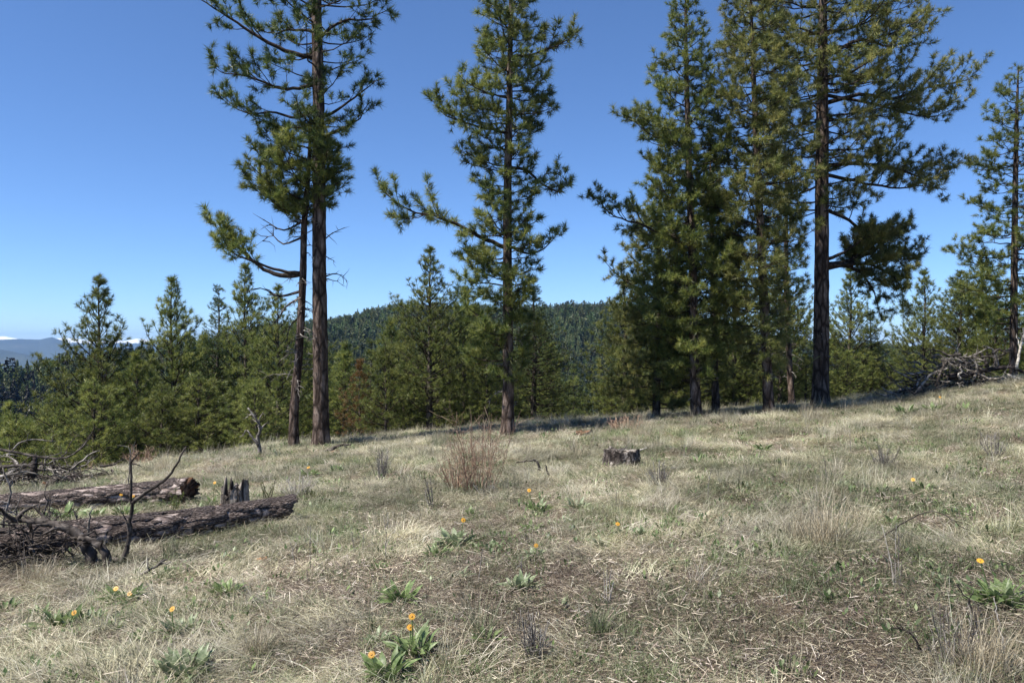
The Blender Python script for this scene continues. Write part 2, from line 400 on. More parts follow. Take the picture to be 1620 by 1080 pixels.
# ------------------------------------------------------------------ instancing on points (stuff only)
def scatter(name, pts, rot, scl, idx, tint, protos):
    pc = bpy.data.collections.new(name + '_kinds')
    for k, me in enumerate(protos):
        o = bpy.data.objects.new(f'{name}_kind_{k:02d}', me); pc.objects.link(o)
    me = bpy.data.meshes.new(name); n = len(pts)
    me.vertices.add(n); me.vertices.foreach_set('co', np.asarray(pts, np.float32).ravel())
    me.attributes.new('rot', 'FLOAT_VECTOR', 'POINT').data.foreach_set('vector', np.asarray(rot, np.float32).ravel())
    me.attributes.new('scl', 'FLOAT_VECTOR', 'POINT').data.foreach_set('vector', np.asarray(scl, np.float32).ravel())
    me.attributes.new('idx', 'INT', 'POINT').data.foreach_set('value', np.asarray(idx, np.int32))
    t4 = np.ones((n, 4), np.float32); t4[:, :3] = tint
    me.attributes.new('tint', 'FLOAT_COLOR', 'POINT').data.foreach_set('color', t4.ravel())
    o = obj(name, me); tag(o, kind='stuff')
    ng = bpy.data.node_groups.new(name, 'GeometryNodeTree')
    ng.interface.new_socket('Geometry', in_out='INPUT', socket_type='NodeSocketGeometry')
    ng.interface.new_socket('Geometry', in_out='OUTPUT', socket_type='NodeSocketGeometry')
    N = ng.nodes; L = ng.links
    gi = N.new('NodeGroupInput'); go = N.new('NodeGroupOutput')
    iop = N.new('GeometryNodeInstanceOnPoints'); ci = N.new('GeometryNodeCollectionInfo')
    ci.inputs['Collection'].default_value = pc; ci.inputs['Separate Children'].default_value = True; ci.inputs['Reset Children'].default_value = True
    def na(a, t):
        x = N.new('GeometryNodeInputNamedAttribute'); x.data_type = t; x.inputs['Name'].default_value = a; return x.outputs['Attribute']
    er = N.new('FunctionNodeEulerToRotation')
    L.new(gi.outputs[0], iop.inputs['Points']); L.new(ci.outputs[0], iop.inputs['Instance'])
    iop.inputs['Pick Instance'].default_value = True
    L.new(na('idx', 'INT'), iop.inputs['Instance Index'])
    L.new(na('rot', 'FLOAT_VECTOR'), er.inputs[0]); L.new(er.outputs[0], iop.inputs['Rotation'])
    L.new(na('scl', 'FLOAT_VECTOR'), iop.inputs['Scale'])
    L.new(iop.outputs[0], go.inputs[0])
    md = o.modifiers.new('scatter', 'NODES'); md.node_group = ng
    return o

# ------------------------------------------------------------------ far forest
def far_tree_mesh(seed, kind):
    """low-poly conifer 1 m tall: tiers of drooping ragged branch fans round a thin trunk"""
    r = np.random.default_rng(seed); g = Geo()
    tube(g, [(0, 0, 0), (0, 0, 1)], [0.012, 0.003], 4, False, 1)
    nt_ = 15 if kind == 0 else 12
    base = 0.10 if kind == 0 else 0.28
    w = 0.17 if kind == 0 else 0.16
    V = []; T = []
    for k in range(nt_):
        u = (k + r.random() * .6) / nt_
        z = base + (1 - base) * u
        R = w * ((1 - u) ** 0.8 if kind == 0 else (math.sin(pi * min(1, (1 - u) * 1.25 + .05)) ** .6) * .9) + 0.012
        for j in range(9):
            a = r.random() * 2 * pi; rr = R * (0.55 + 0.6 * r.random()); da = 0.28 + .25 * r.random()
            dz = -rr * (0.35 if kind == 0 else -0.1) + 0.02 * r.normal()
            p = len(V)
            V += [(0, 0, z + .035), (rr * .75 * cos(a - da), rr * .75 * sin(a - da), z + dz * .8 - .012 * r.random()), (rr * cos(a), rr * sin(a), z + dz), (rr * .75 * cos(a + da), rr * .75 * sin(a + da), z + dz * .8 - 0.02 * r.random())]
            T += [(p, p + 1, p + 2), (p, p + 2, p + 3)]
            V += [(rr * .5 * cos(a), rr * .5 * sin(a), z + .045), (rr * .9 * cos(a + .2), rr * .9 * sin(a + .2), z + dz + .03), (rr * .8 * cos(a - .1), rr * .8 * sin(a - .1), z + dz - .04)]
            T += [(p + 4, p + 5, p + 6)]
    g.add(V, None, T, 0)
    return g.mesh('far_conifer', [FARNEEDLE, BARK_TWIG])
FARM = [far_tree_mesh(s, k) for s, k in ((1, 0), (2, 0), (3, 0), (4, 1), (5, 1))]

def build_forest():
    r = np.random.default_rng(5)
    N_ = 110000
    px = r.uniform(-900, 2500, N_); D = np.sqrt(r.uniform(70 ** 2, 1050 ** 2, N_))
    X = (px - 810) / F * D; Z = H(X, D, False)
    Dr = np.interp(px, DX, DD)
    keep = (D < Dr * 1.12) & (D > 70)
    dens = np.where(D < 350, 0.55, 1.0) * (0.55 + 0.9 * sstep(.3, .6, fbm(X / 60, D / 60, 3, 3)))
    keep &= r.random(N_) < dens * 0.62
    # not in sight: below the line of sight over the near crest
    crest = np.interp(px, [-200, 0, 500, 810, 1300, 1620, 1800], [760, 745, 715, 695, 650, 612, 600])
    h = r.uniform(8, 19, N_) * r.uniform(.75, 1.1, N_) * np.where(D < 200, .75, 1.0)
    py = HOR - (Z + h - EYE) / D * F
    keep &= py < crest
    px, D, X, Z, h = (q[keep] for q in (px, D, X, Z, h))
    kind = r.integers(0, 5, len(X)); tint = np.stack([r.uniform(.75, 1.25, len(X))] * 3, -1) * np.stack([r.uniform(.85, 1.25, len(X)), np.ones(len(X)), r.uniform(.8, 1.1, len(X))], -1)
    wd = r.uniform(.85, 1.35, len(X)); tint = tint * (.72 + .6 * sstep(.35, .65, fbm(X / 55, D / 80, 3, 14)))[:, None]
    o = np.argsort(D / h)      # largest in the picture first
    inv = (px[o] > -20) & (px[o] < 1640); near = o[inv][:150]; rest = np.concatenate([o[inv][150:], o[~inv]])
    prev = []
    for i in near:
        e = obj('conifer', FARM[kind[i]], None, (X[i], D[i], Z[i] - .3)); e.scale = (h[i] * wd[i], h[i] * wd[i], h[i]); e.rotation_euler = (0, 0, r.random() * 6.28)
        tag(e, 'dark conifer of the wooded slope falling away behind the near pines', 'tree', 'conifers on the slope behind the near pines')
    scatter('hillside_forest', np.stack([X[rest], D[rest], Z[rest] - .3], -1), np.stack([r.normal(0, .02, len(rest)), r.normal(0, .02, len(rest)), r.random(len(rest)) * 6.28], -1),
            np.stack([h[rest] * wd[rest], h[rest] * wd[rest], h[rest]], -1), kind[rest], tint[rest], FARM)
    print('forest', len(X))
build_forest()

# ------------------------------------------------------------------ pines
def needles(g, tufts, r, per=34, ln=0.17, w=0.0065, m=0):
    """each tuft a burst of single needles round the end of a twig"""
    if not tufts: return
    P0 = np.array([t[0] for t in tufts]); D0 = np.array([t[1] for t in tufts]); S = np.array([t[2] for t in tufts])
    D0 /= np.linalg.norm(D0, axis=1)[:, None] + 1e-9
    n = len(tufts) * per
    p = np.repeat(P0, per, 0); d = np.repeat(D0, per, 0); s = np.repeat(S, per)
    q = r.normal(size=(n, 3)); q -= (q * d).sum(1)[:, None] * d; q /= np.linalg.norm(q, axis=1)[:, None] + 1e-9
    th = np.radians(np.abs(r.normal(50, 26, n)))
    nd = d * np.cos(th)[:, None] + q * np.sin(th)[:, None]
    nd[:, 2] += 0.10; nd /= np.linalg.norm(nd, axis=1)[:, None]
    st = p - d * (r.random(n) * 0.10 * s)[:, None]
    L = ln * s * r.uniform(.65, 1.12, n)
    sd_ = np.cross(nd, r.normal(size=(n, 3))); sd_ /= np.linalg.norm(sd_, axis=1)[:, None] + 1e-9
    hw = (w * .5 * np.sqrt(s))[:, None] * r.uniform(.8, 1.2, (n, 1))
    a = st + nd * 0.01
    b = a - sd_ * hw; c = a + sd_ * hw; e = st + nd * L[:, None]
    V = np.stack([b, c, e], 1).reshape(-1, 3)
    g.add(V, None, np.arange(n * 3).reshape(-1, 3), m)

def foliate(g, tufts, pts, rad, r, start=0.3, dens=1.0, spread=0.36, lift=0.5, sz=1.0):
    """side shoots and tufts along a limb"""
    pts = np.asarray(pts); seg = np.linalg.norm(np.diff(pts, axis=0), axis=1); L = seg.sum(); cum = np.concatenate([[0], np.cumsum(seg)])
    def at(u):
        s_ = u * L; k = min(len(seg) - 1, int(np.searchsorted(cum, s_, 'right') - 1)); t = (s_ - cum[k]) / seg[k]
        d = pts[k + 1] - pts[k]; return pts[k] * (1 - t) + pts[k + 1] * t, d / (np.linalg.norm(d) + 1e-9), rad[k] * (1 - t) + rad[k + 1] * t
    ns = max(2, int((1 - start) * L / 0.17 * dens)); side = 1
    for k in range(ns):
        u = start + (1 - start) * (k + r.random()) / ns * .97
        p, d, rr = at(u); side = -side
        ln = (L * spread * (1.1 - .75 * u) + .12) * r.uniform(.55, 1.2)
        lat = np.cross(d, [0, 0, 1.0]) * side; lat /= np.linalg.norm(lat) + 1e-9
        dd = d * r.uniform(.35, .85) + lat * r.uniform(.5, 1.0) + np.array([0, 0, r.normal(.05, .42)])
        dd /= np.linalg.norm(dd)
        m_ = 4 if ln > .35 else 3
        q = [p]
        for j in range(m_):
            dd = dd + np.array([0, 0, lift * .30]) + r.normal(0, .12, 3); dd /= np.linalg.norm(dd); q.append(q[-1] + dd * ln / m_)
        q = np.array(q); r0 = min(rr * .6, .004 + .012 * ln)
        tube(g, q, np.linspace(r0, .0035, len(q)), 3, False)
        tufts.append((q[-1], dd.copy(), sz * r.uniform(.8, 1.2)))
        nt_ = int((ln - .08) / .13 * dens)
        for j in range(nt_):
            v = .3 + .65 * (j + r.random()) / max(1, nt_); kk = min(m_ - 1, int(v * m_)); tt = v * m_ - kk
            p2 = q[kk] * (1 - tt) + q[kk + 1] * tt
            e = q[kk + 1] - q[kk]; e /= np.linalg.norm(e) + 1e-9
            e = e * .6 + r.normal(0, .5, 3) + np.array([0, 0, .35 * lift]); e /= np.linalg.norm(e)
            l3 = r.uniform(.06, .2)
            tube(g, [p2, p2 + e * l3], [.004, .003], 3, False)
            tufts.append((p2 + e * l3, e, sz * r.uniform(.7, 1.1)))
    p, d, rr = at(.999); tufts.append((p, d, sz * 1.1))

def limb_pts(p0, az, L, e0, e1, r, n=None, wob=.12):
    n = n or max(5, int(L / .25)); q = [np.array(p0, float)]; a = az
    for k in range(n):
        t = k / max(1, n - 1); e = e0 + (e1 - e0) * t ** 1.3 + r.normal(0, wob); a += r.normal(0, wob)
        q.append(q[-1] + np.array([cos(a) * cos(e), sin(a) * cos(e), sin(e)]) * L / n)
    return np.array(q)

def bare_limb(g, pts, r0, r, forks=4, m=0):
    k = len(pts); tube(g, pts, np.linspace(r0, .0022, k), 4, False, m)
    L = np.linalg.norm(np.diff(pts, axis=0), axis=1).sum()
    for f in range(forks):
        i = r.integers(max(1, k // 3), k - 1); d = pts[i] - pts[i - 1]; d /= np.linalg.norm(d) + 1e-9
        dd = d + r.normal(0, .75, 3); dd /= np.linalg.norm(dd); q = [pts[i]]; ln = L * r.uniform(.15, .4)
        for j in range(3): dd = dd + r.normal(0, .3, 3); dd /= np.linalg.norm(dd); q.append(q[-1] + dd * ln / 3)
        tube(g, q, np.linspace(r0 * .45, .0018, 4), 3, False, m)

def hero_pine(label, seed, D, trunk, widths, env, per_m=5.0, mat=None, top=None, group=None, special=(), bare=(), bare_to=None,
              start=.3, dens=1.0, lift=.5, sz=1.0, elev=(0.0, .35), nper=38, name='pine_tree', nw=.012, lichen=0, clean_from=None, barkmat=None):
    """trunk: (px,py) from base up, env: (py, left px, right px) reach of the crown"""
    mat = mat or NEEDLE; r = np.random.default_rng(seed); barkmat = barkmat or BARK
    bx = (trunk[0][0] - 810) / F * D; base = Vector((bx, D, Hs(bx, D)))
    t = thing(name, base, label, 'tree', group)
    pb = np.array(base)
    tp = [np.array(P(x, y, D)) - pb for x, y in trunk]; tp[0] = np.array([tp[0][0], 0, -0.15])
    tz = [p[2] for p in tp]
    ctrl_w = [w / F * D / 2 for w in widths]
    nseg = max(16, int((tz[-1] - tz[0]) / .22))
    tpts = spline(tp, nseg); trad = np.interp(tpts[:, 2], tz, ctrl_w)
    trad = trad * (1 + .32 * np.exp(-np.maximum(0, tpts[:, 2]) / .25) * (trad > .06))
    g = Geo(); tube(g, tpts, trad, 16 if trad[0] > .08 else 8, True, 0, .055, r); obj('trunk', g.mesh('trunk', barkmat, True), t)
    ex = sorted(env); ey = [e[0] for e in ex]; eL = [e[1] * D / F for e in ex]; eR = [e[2] * D / F for e in ex]
    zpy = lambda z: HOR - (z + pb[2] - EYE) / D * F
    ztop = EYE - (ex[0][0] - HOR) / F * D - pb[2]; zbot = EYE - (ex[-1][0] - HOR) / F * D - pb[2]
    n = int((ztop - zbot) * per_m * 1.95); az = r.random() * 6.28
    def put(pts, r0, st, de, fol=True, ma=None):
        gb = Geo(); rad = np.linspace(r0, .006, len(pts)); rad = np.maximum(rad, .005)
        tube(gb, pts, rad, 5, False); tufts = []
        if fol: foliate(gb, tufts, pts, rad, r, st, de * 1.25, .40, lift, sz * 1.08)
        b = obj('branch', gb.mesh('branch', BARK_TWIG), t)
        gn = Geo(); needles(gn, tufts, r, nper, .17, nw)
        if tufts: obj('needles', gn.mesh('needles', ma or mat), b)
    for k in range(n):
        z = zbot + (ztop - zbot) * (k + r.random()) / n; az += 2.4 + r.normal(0, .35)
        y = zpy(z); l = np.interp(y, ey, eL); rt = np.interp(y, ey, eR); c = cos(az)
        reach = (rt if c > 0 else l) * abs(c) ** .7 + (l + rt) / 2 * .85 * (1 - abs(c) ** .7)
        Lb = max(.22, reach * r.uniform(.62, 1.08))
        e0 = elev[0] + r.normal(0, .12); e1 = elev[1] + r.normal(0, .12)
        u = (z - zbot) / (ztop - zbot); e0 += .7 * max(0, u - .75) * 2; e1 += .5 * max(0, u - .75) * 2
        zz = z - Lb * sin((e0 + e1) / 2); zz = max(zz, zbot * .9)
        c0 = np.array([np.interp(zz, tpts[:, 2], tpts[:, 0]), 0, zz])
        pts = limb_pts(c0, az, Lb * 1.04, e0, e1, r)
        put(pts, .009 + .011 * Lb, start, dens)
    for sp in special:   # limbs that the photograph shows one by one: px points, depth swing, radius px, start, density
        pp, dy, rp, st, de = sp
        q = [np.array(P(x, y, D)) - pb for x, y in pp]
        for i, qq in enumerate(q): qq[1] += dy * i / (len(q) - 1)
        pts = spline(q, max(7, int(len(q) * 3))); pts += r.normal(0, .012, pts.shape); put(pts, rp / F * D, st, de, st < 1)
    for pp, dy, rp in bare:
        q = [np.array(P(x, y, D)) - pb for x, y in pp]
        for i, qq in enumerate(q): qq[1] += dy * i / (len(q) - 1)
        gb = Geo(); bare_limb(gb, spline(q, 9), rp / F * D, r, 6); obj('dead_branch', gb.mesh('dead_branch', DEADDARK), t)
    if bare_to:          # short dead stubs down the bare part of the trunk
        y0, y1, num, ln = bare_to
        for k in range(num):
            y = r.uniform(y0, y1); z = EYE - (y - HOR) / F * D - pb[2]; c0 = np.array([np.interp(z, tpts[:, 2], tpts[:, 0]), 0, z])
            gb = Geo(); bare_limb(gb, limb_pts(c0, r.random() * 6.28, ln * r.uniform(.4, 1.3), -.1, -.5 + r.normal(0, .4), r, 6, .25), .018, r, 5); obj('dead_branch', gb.mesh('dead_branch', DEADWOOD), t)
    for k in range(lichen):
        y = r.uniform(500, 575); z = EYE - (y - HOR) / F * D - pb[2]; a_ = r.uniform(-.9, .5); q = limb_pts([.12 + tpts[0][0] * 0 + np.interp(z, tpts[:, 2], tpts[:, 0]), -.15, z], a_ if k % 2 else pi - a_, .7, -.2, -1.1, r, 7)
        gb = Geo(); bare_limb(gb, q, .014, r, 5); obj('dead_branch', gb.mesh('dead_branch', LICHEN), t)
    return t

def D_of(px, py): return hitD(px, py)

hero_pine('tallest pine at left, thick bare dark trunk rising out of the frame', 11, D_of(508, 708),
    [(508, 708), (507, 560), (505, 400), (504, 200), (500, 0), (498, -200), (497, -330)], [26, 23, 22, 19, 16, 10, 3],
    [(-330, 10, 10), (-250, 60, 60), (-100, 150, 120), (0, 150, 105), (40, 140, 92), (80, 120, 85), (130, 135, 92), (180, 120, 80), (230, 85, 72), (290, 60, 58), (325, 25, 32)],
    4.2, NEEDLE_B, start=.4, dens=.8, lift=.55, sz=1.15, elev=(-.1, .5), nper=40,
    special=[([(505, 92), (460, 84), (420, 66), (380, 42), (345, 20), (298, -4)], -.5, 4.5, .35, .8),
             ([(503, 50), (460, 44), (430, 48), (400, 40)], .3, 3, .3, .9),
             ([(503, 130), (470, 142), (440, 142), (400, 128), (360, 124), (346, 112)], -.6, 3.5, .4, .9),
             ([(503, 165), (470, 185), (430, 175), (380, 172), (340, 142)], .4, 3, .45, .9),
             ([(505, 190), (540, 165), (570, 140), (598, 115)], .4, 3, .4, .8),
             ([(505, 220), (545, 205), (575, 190), (588, 168)], -.5, 3, .5, .8),
             ([(505, 60), (540, 30), (580, 22), (614, 2)], .4, 3.2, .35, .8)],
    bare=[([(508, 385), (525, 372), (550, 362)], -.3, 1.6), ([(508, 440), (530, 432), (548, 445)], .3, 1.5)], bare_to=(350, 600, 16, .55))
hero_pine('slim leaning pine with crooked trunk just left of the thick one', 12, D_of(465, 708),
    [(465, 708), (466, 640), (473, 560), (479, 440), (481, 360), (487, 280), (492, 190)], [15, 14, 13, 11, 10, 8, 3],
    [(175, 20, 20), (195, 70, 45), (230, 105, 65), (270, 118, 78), (300, 105, 72), (325, 70, 48), (345, 25, 18)],
    11, NEEDLE, start=.28, dens=1.0, sz=1.15, elev=(.15, .7), nper=40,
    special=[([(478, 432), (450, 436), (420, 428), (395, 410), (372, 388), (334, 388)], .3, 5, .45, 1.05),
             ([(395, 410), (378, 392), (365, 370), (352, 348)], .1, 2.5, .1, 1.0),
             ([(479, 434), (440, 428), (405, 415), (375, 400), (350, 360)], -.5, 3, .5, 1.1)],
    bare=[([(479, 350), (450, 365), (425, 352), (405, 340)], -.3, 2), ([(479, 375), (445, 385), (425, 370), (398, 385)], .4, 2),
          ([(478, 460), (440, 468), (410, 455), (385, 462)], .3, 2.6), ([(477, 470), (455, 485), (440, 510), (425, 505)], -.4, 2.2), ([(475, 500), (455, 520), (450, 560)], .2, 1.6)],
    bare_to=(340, 620, 34, .8))
hero_pine('tall open pine standing alone near the middle with one long low limb', 13, D_of(803, 688),
    [(803, 690), (804, 600), (803, 450), (803, 300), (806, 150), (808, 0), (809, -60)], [21, 17, 15, 13, 10, 6, 2],
    [(-60, 8, 8), (-30, 30, 30), (0, 60, 62), (40, 85, 85), (100, 80, 78), (140, 95, 70), (180, 118, 72), (215, 65, 35), (250, 95, 55), (290, 88, 62), (320, 60, 45), (370, 105, 75), (410, 105, 60), (450, 100, 55), (500, 85, 55), (560, 90, 45), (600, 60, 30)],
    6.8, NEEDLE, start=.2, dens=1.05, sz=1.12, elev=(.0, .45), nper=36,
    special=[([(803, 392), (770, 380), (735, 362), (690, 345), (650, 338), (608, 308)], -.6, 4, .3, 1.0),
             ([(803, 210), (770, 205), (735, 195), (705, 185), (680, 160)], -.3, 2.8, .35, 1.1),
             ([(803, 262), (835, 270), (860, 290), (885, 300), (888, 268)], .3, 3, .35, 1.2),
             ([(806, 90), (850, 85), (890, 70), (916, 52)], -.2, 2.4, .35, 1.2),
             ([(803, 390), (840, 400), (868, 385), (884, 365)], .3, 2.4, .4, 1.1)], bare_to=(480, 640, 22, .7))
# the group on the right
hero_pine('big pine of the right group with the thickest dark trunk and long right limbs', 14, D_of(1297, 640),
    [(1297, 642), (1299, 560), (1300, 430), (1301, 250), (1302, 100), (1303, -60), (1304, -200)], [26, 24, 22, 20, 16, 10, 3],
    [(-200, 10, 10), (-120, 90, 90), (0, 150, 140), (60, 150, 165), (100, 150, 165), (140, 150, 140), (190, 140, 110), (240, 140, 125), (290, 130, 110), (325, 70, 70)],
    5.6, NEEDLE_Y, start=.3, dens=.95, sz=1.05, elev=(-.05, .4), nper=36,
    special=[([(1302, 165), (1360, 150), (1410, 158), (1460, 142), (1500, 135), (1538, 128)], -.3, 4, .3, 1.1),
             ([(1302, 150), (1370, 160), (1430, 172), (1480, 180), (1525, 165)], .5, 3.2, .35, 1.2),
             ([(1302, 262), (1370, 258), (1430, 268), (1475, 282), (1510, 262)], .2, 4, .3, 1.3),
             ([(1302, 275), (1360, 290), (1410, 300), (1450, 298), (1480, 305)], -.5, 3.4, .3, 1.2),
             ([(1300, 418), (1340, 415), (1380, 400), (1420, 405), (1470, 400)], .5, 5, .2, 1.2),
             ([(1300, 420), (1340, 418), (1375, 420), (1410, 440), (1425, 480)], -.3, 4, .25, 1.7),
             ([(1300, 420), (1345, 412), (1385, 385), (1420, 370), (1440, 365)], .2, 4, .25, 1.7),
             ([(1300, 425), (1340, 420), (1370, 435), (1390, 460), (1400, 490)], .4, 4, .25, 1.7),
             ([(1300, 330), (1340, 345), (1370, 365), (1400, 385), (1445, 425)], .3, 3.5, .25, 1.2),
             ([(1300, 415), (1330, 400), (1360, 380), (1385, 372)], -.6, 3.5, .3, 1.7),
             ([(1302, 90), (1370, 60), (1420, 70), (1475, 30)], .3, 3.6, .3, 1.1),
             ([(1302, 50), (1240, 60), (1190, 70), (1140, 80)], -.3, 3.6, .3, 1.1)],
    bare_to=(440, 620, 8, .6), lichen=6)
hero_pine('pine with leaning trunk between two others in the right group, yellowish crown', 15, D_of(1217, 655),
    [(1217, 657), (1212, 560), (1205, 400), (1198, 250), (1192, 100), (1188, -30)], [17, 15, 13, 10, 7, 2],
    [(-35, 10, 10), (0, 50, 55), (60, 65, 75), (150, 80, 80), (230, 95, 90), (300, 110, 90), (360, 115, 80), (420, 105, 65), (480, 90, 50), (530, 75, 45), (590, 45, 35)],
    7.0, NEEDLE_Y, start=.2, dens=1.05, elev=(-.05, .4), bare_to=(400, 600, 22, .6))
hero_pine('tall dense pine on the left side of the right group, pointed top', 16, D_of(1100, 662),
    [(1102, 664), (1098, 560), (1096, 430), (1090, 250), (1086, 100), (1085, -20)], [17, 15, 13, 10, 7, 2],
    [(-25, 6, 6), (10, 30, 28), (60, 50, 48), (120, 70, 55), (180, 95, 60), (240, 88, 65), (300, 95, 70), (360, 110, 75), (420, 95, 70), (480, 100, 60), (540, 90, 55), (600, 60, 45)],
    7.5, NEEDLE, start=.18, dens=1.1, elev=(.0, .5),
    special=[([(1092, 370), (1050, 372), (1010, 355), (970, 345), (932, 310)], -.4, 3, .35, 1.0),
             ([(1088, 205), (1050, 200), (1010, 190), (980, 178)], .3, 2.4, .3, 1.2)], bare_to=(430, 630, 16, .6))
hero_pine('shorter dense pine at the left foot of the right group, foliage to the ground', 17, D_of(1040, 662) + .6,
    [(1038, 664), (1040, 560), (1042, 440), (1044, 330), (1045, 290)], [12, 11, 9, 6, 2],
    [(285, 6, 6), (330, 40, 40), (380, 62, 55), (420, 75, 55), (480, 72, 60), (540, 82, 60), (600, 80, 55), (640, 70, 50)],
    7.5, NEEDLE_Y, start=.15, dens=1.1, elev=(-.15, .35),
    special=[([(1042, 460), (1010, 455), (980, 440), (952, 412)], -.3, 2.4, .4, .9)], bare_to=(450, 640, 14, .5))
hero_pine('slender dark pine trunk right of the dense pointed pine', 18, D_of(1132, 657) + .8,
    [(1133, 660), (1130, 560), (1128, 430), (1125, 300), (1124, 250)], [12, 11, 9, 5, 2],
    [(245, 8, 8), (300, 40, 40), (360, 60, 60), (430, 62, 65), (500, 55, 60), (560, 45, 45), (600, 30, 30)],
    6.5, NEEDLE_Y, start=.2, dens=1.05, elev=(-.1, .35), bare_to=(500, 640, 10, .5))
hero_pine('thin straight pine between the leaning one and the big one', 19, D_of(1254, 642) + 3,
    [(1254, 650), (1248, 560), (1244, 440), (1244, 320), (1244, 250)], [10, 9, 8, 5, 2],
    [(245, 8, 8), (300, 35, 30), (360, 50, 40), (420, 55, 38), (480, 48, 38), (540, 35, 30)],
    6.0, NEEDLE, start=.25, dens=.9, elev=(-.05, .35), bare_to=(470, 620, 14, .6))
hero_pine('sparse pine cut by the right edge of the frame', 20, 30.0,
    [(1603, 610), (1604, 500), (1606, 350), (1609, 200), (1612, 110)], [12, 11, 9, 6, 2],
    [(105, 6, 6), (140, 45, 40), (190, 45, 40), (240, 85, 70), (270, 60, 60), (310, 75, 75), (350, 65, 60), (385, 90, 80), (430, 90, 80), (470, 110, 80), (520, 80, 70)],
    5.8, NEEDLE, start=.35, dens=1.0, sz=1.15, elev=(-.1, .45), bare_to=(420, 560, 8, .6))

# ---- young pines: variants built once, copied
def young_mesh(seed, Ht, R, mat, spire=.2, per=30, open_=1.0, fir=False, w=.012):
    r = np.random.default_rng(seed); gt = Geo(); gb = Geo(); gn = Geo(); tufts = []
    tp = np.array([[0.03 * math.sin(z * 1.3 + seed), 0.03 * math.cos(z * .9 + seed), z] for z in np.linspace(-.4, Ht, 22)])
    tube(gt, tp, np.linspace(.018 * Ht, .008, 22), 8, False, 0, .05, r)
    z = .25; wh = .30 if not fir else .22
    while z < Ht - .15:
        u = z / Ht
        rad = R * (min(1, (1 - u) * 1.75) ** (.9 if not fir else 1.0)) * (1 - .15 * max(0, .25 - u) * 4)
        nb = r.integers(6, 9) if not fir else 8; a0 = r.random() * 6.28
        for k in range(nb):
            a = a0 + k * 2 * pi / nb + r.normal(0, .25); L = max(.16, rad * r.uniform(.5, 1.25))
            e0 = .25 + .75 * u if not fir else .05 + .4 * u; e1 = e0 + .35
            if u < .3: e0 -= .2
            q = limb_pts([0, 0, z + r.normal(0, .06)], a, L, e0, e1, r, max(4, int(L / .25)), .1)
            q[0, :2] = [np.interp(q[0, 2], tp[:, 2], tp[:, 0]), np.interp(q[0, 2], tp[:, 2], tp[:, 1])]
            foliate(gb, tufts, q, np.linspace(.006 + .008 * L, .005, len(q)), r, .2, 1.0 * open_, .30 if not fir else .3, .5 if not fir else .1, .95)
            tube(gb, q, np.linspace(.007 + .009 * L, .005, len(q)), 4, False)
        z += wh * r.uniform(.75, 1.25) * (1 + spire * u)
    tufts.append((np.array([tp[-1][0], tp[-1][1], Ht]), np.array([0, 0, 1.]), 1.1))
    needles(gn, tufts, r, per, .165 if not fir else .10, w)
    return (gt.mesh('young_trunk', BARK_LIGHT, True), gb.mesh('young_branches', BARK_TWIG), gn.mesh('young_needles', mat), Ht)
YV = {'a': young_mesh(31, 7.5, 1.85, NEEDLE_YOUNG), 'b': young_mesh(32, 7.0, 1.9, NEEDLE_YOUNG, open_=.9), 'c': young_mesh(33, 6.0, 1.75, NEEDLE),
      'd': young_mesh(34, 8.0, 1.6, NEEDLE_B, fir=True, per=22), 'e': young_mesh(35, 4.2, 1.5, NEEDLE_YOUNG, per=26), 'f': young_mesh(36, 4.0, 1.0, NEEDLE_RUST, open_=.7)}
YR = random.Random(3)
def young(kind, px, D, top, label, wide=1.0):
    x = (px - 810) / F * D; zb = Hs(x, D); h = EYE - (top - HOR) / F * D - zb
    tr, br, ne, Ht = YV[kind]; s = h / Ht
    t = thing('young_pine' if kind != 'd' else 'young_fir', (x, D, zb), label, 'tree', 'young trees behind the crest of the meadow', YR.random() * 6.28)
    sw = s ** .6 * wide
    t.scale = (sw, sw, s)
    for n, me in (('trunk', tr), ('branches', br), ('needles', ne)): obj(n, me, t)
    return t
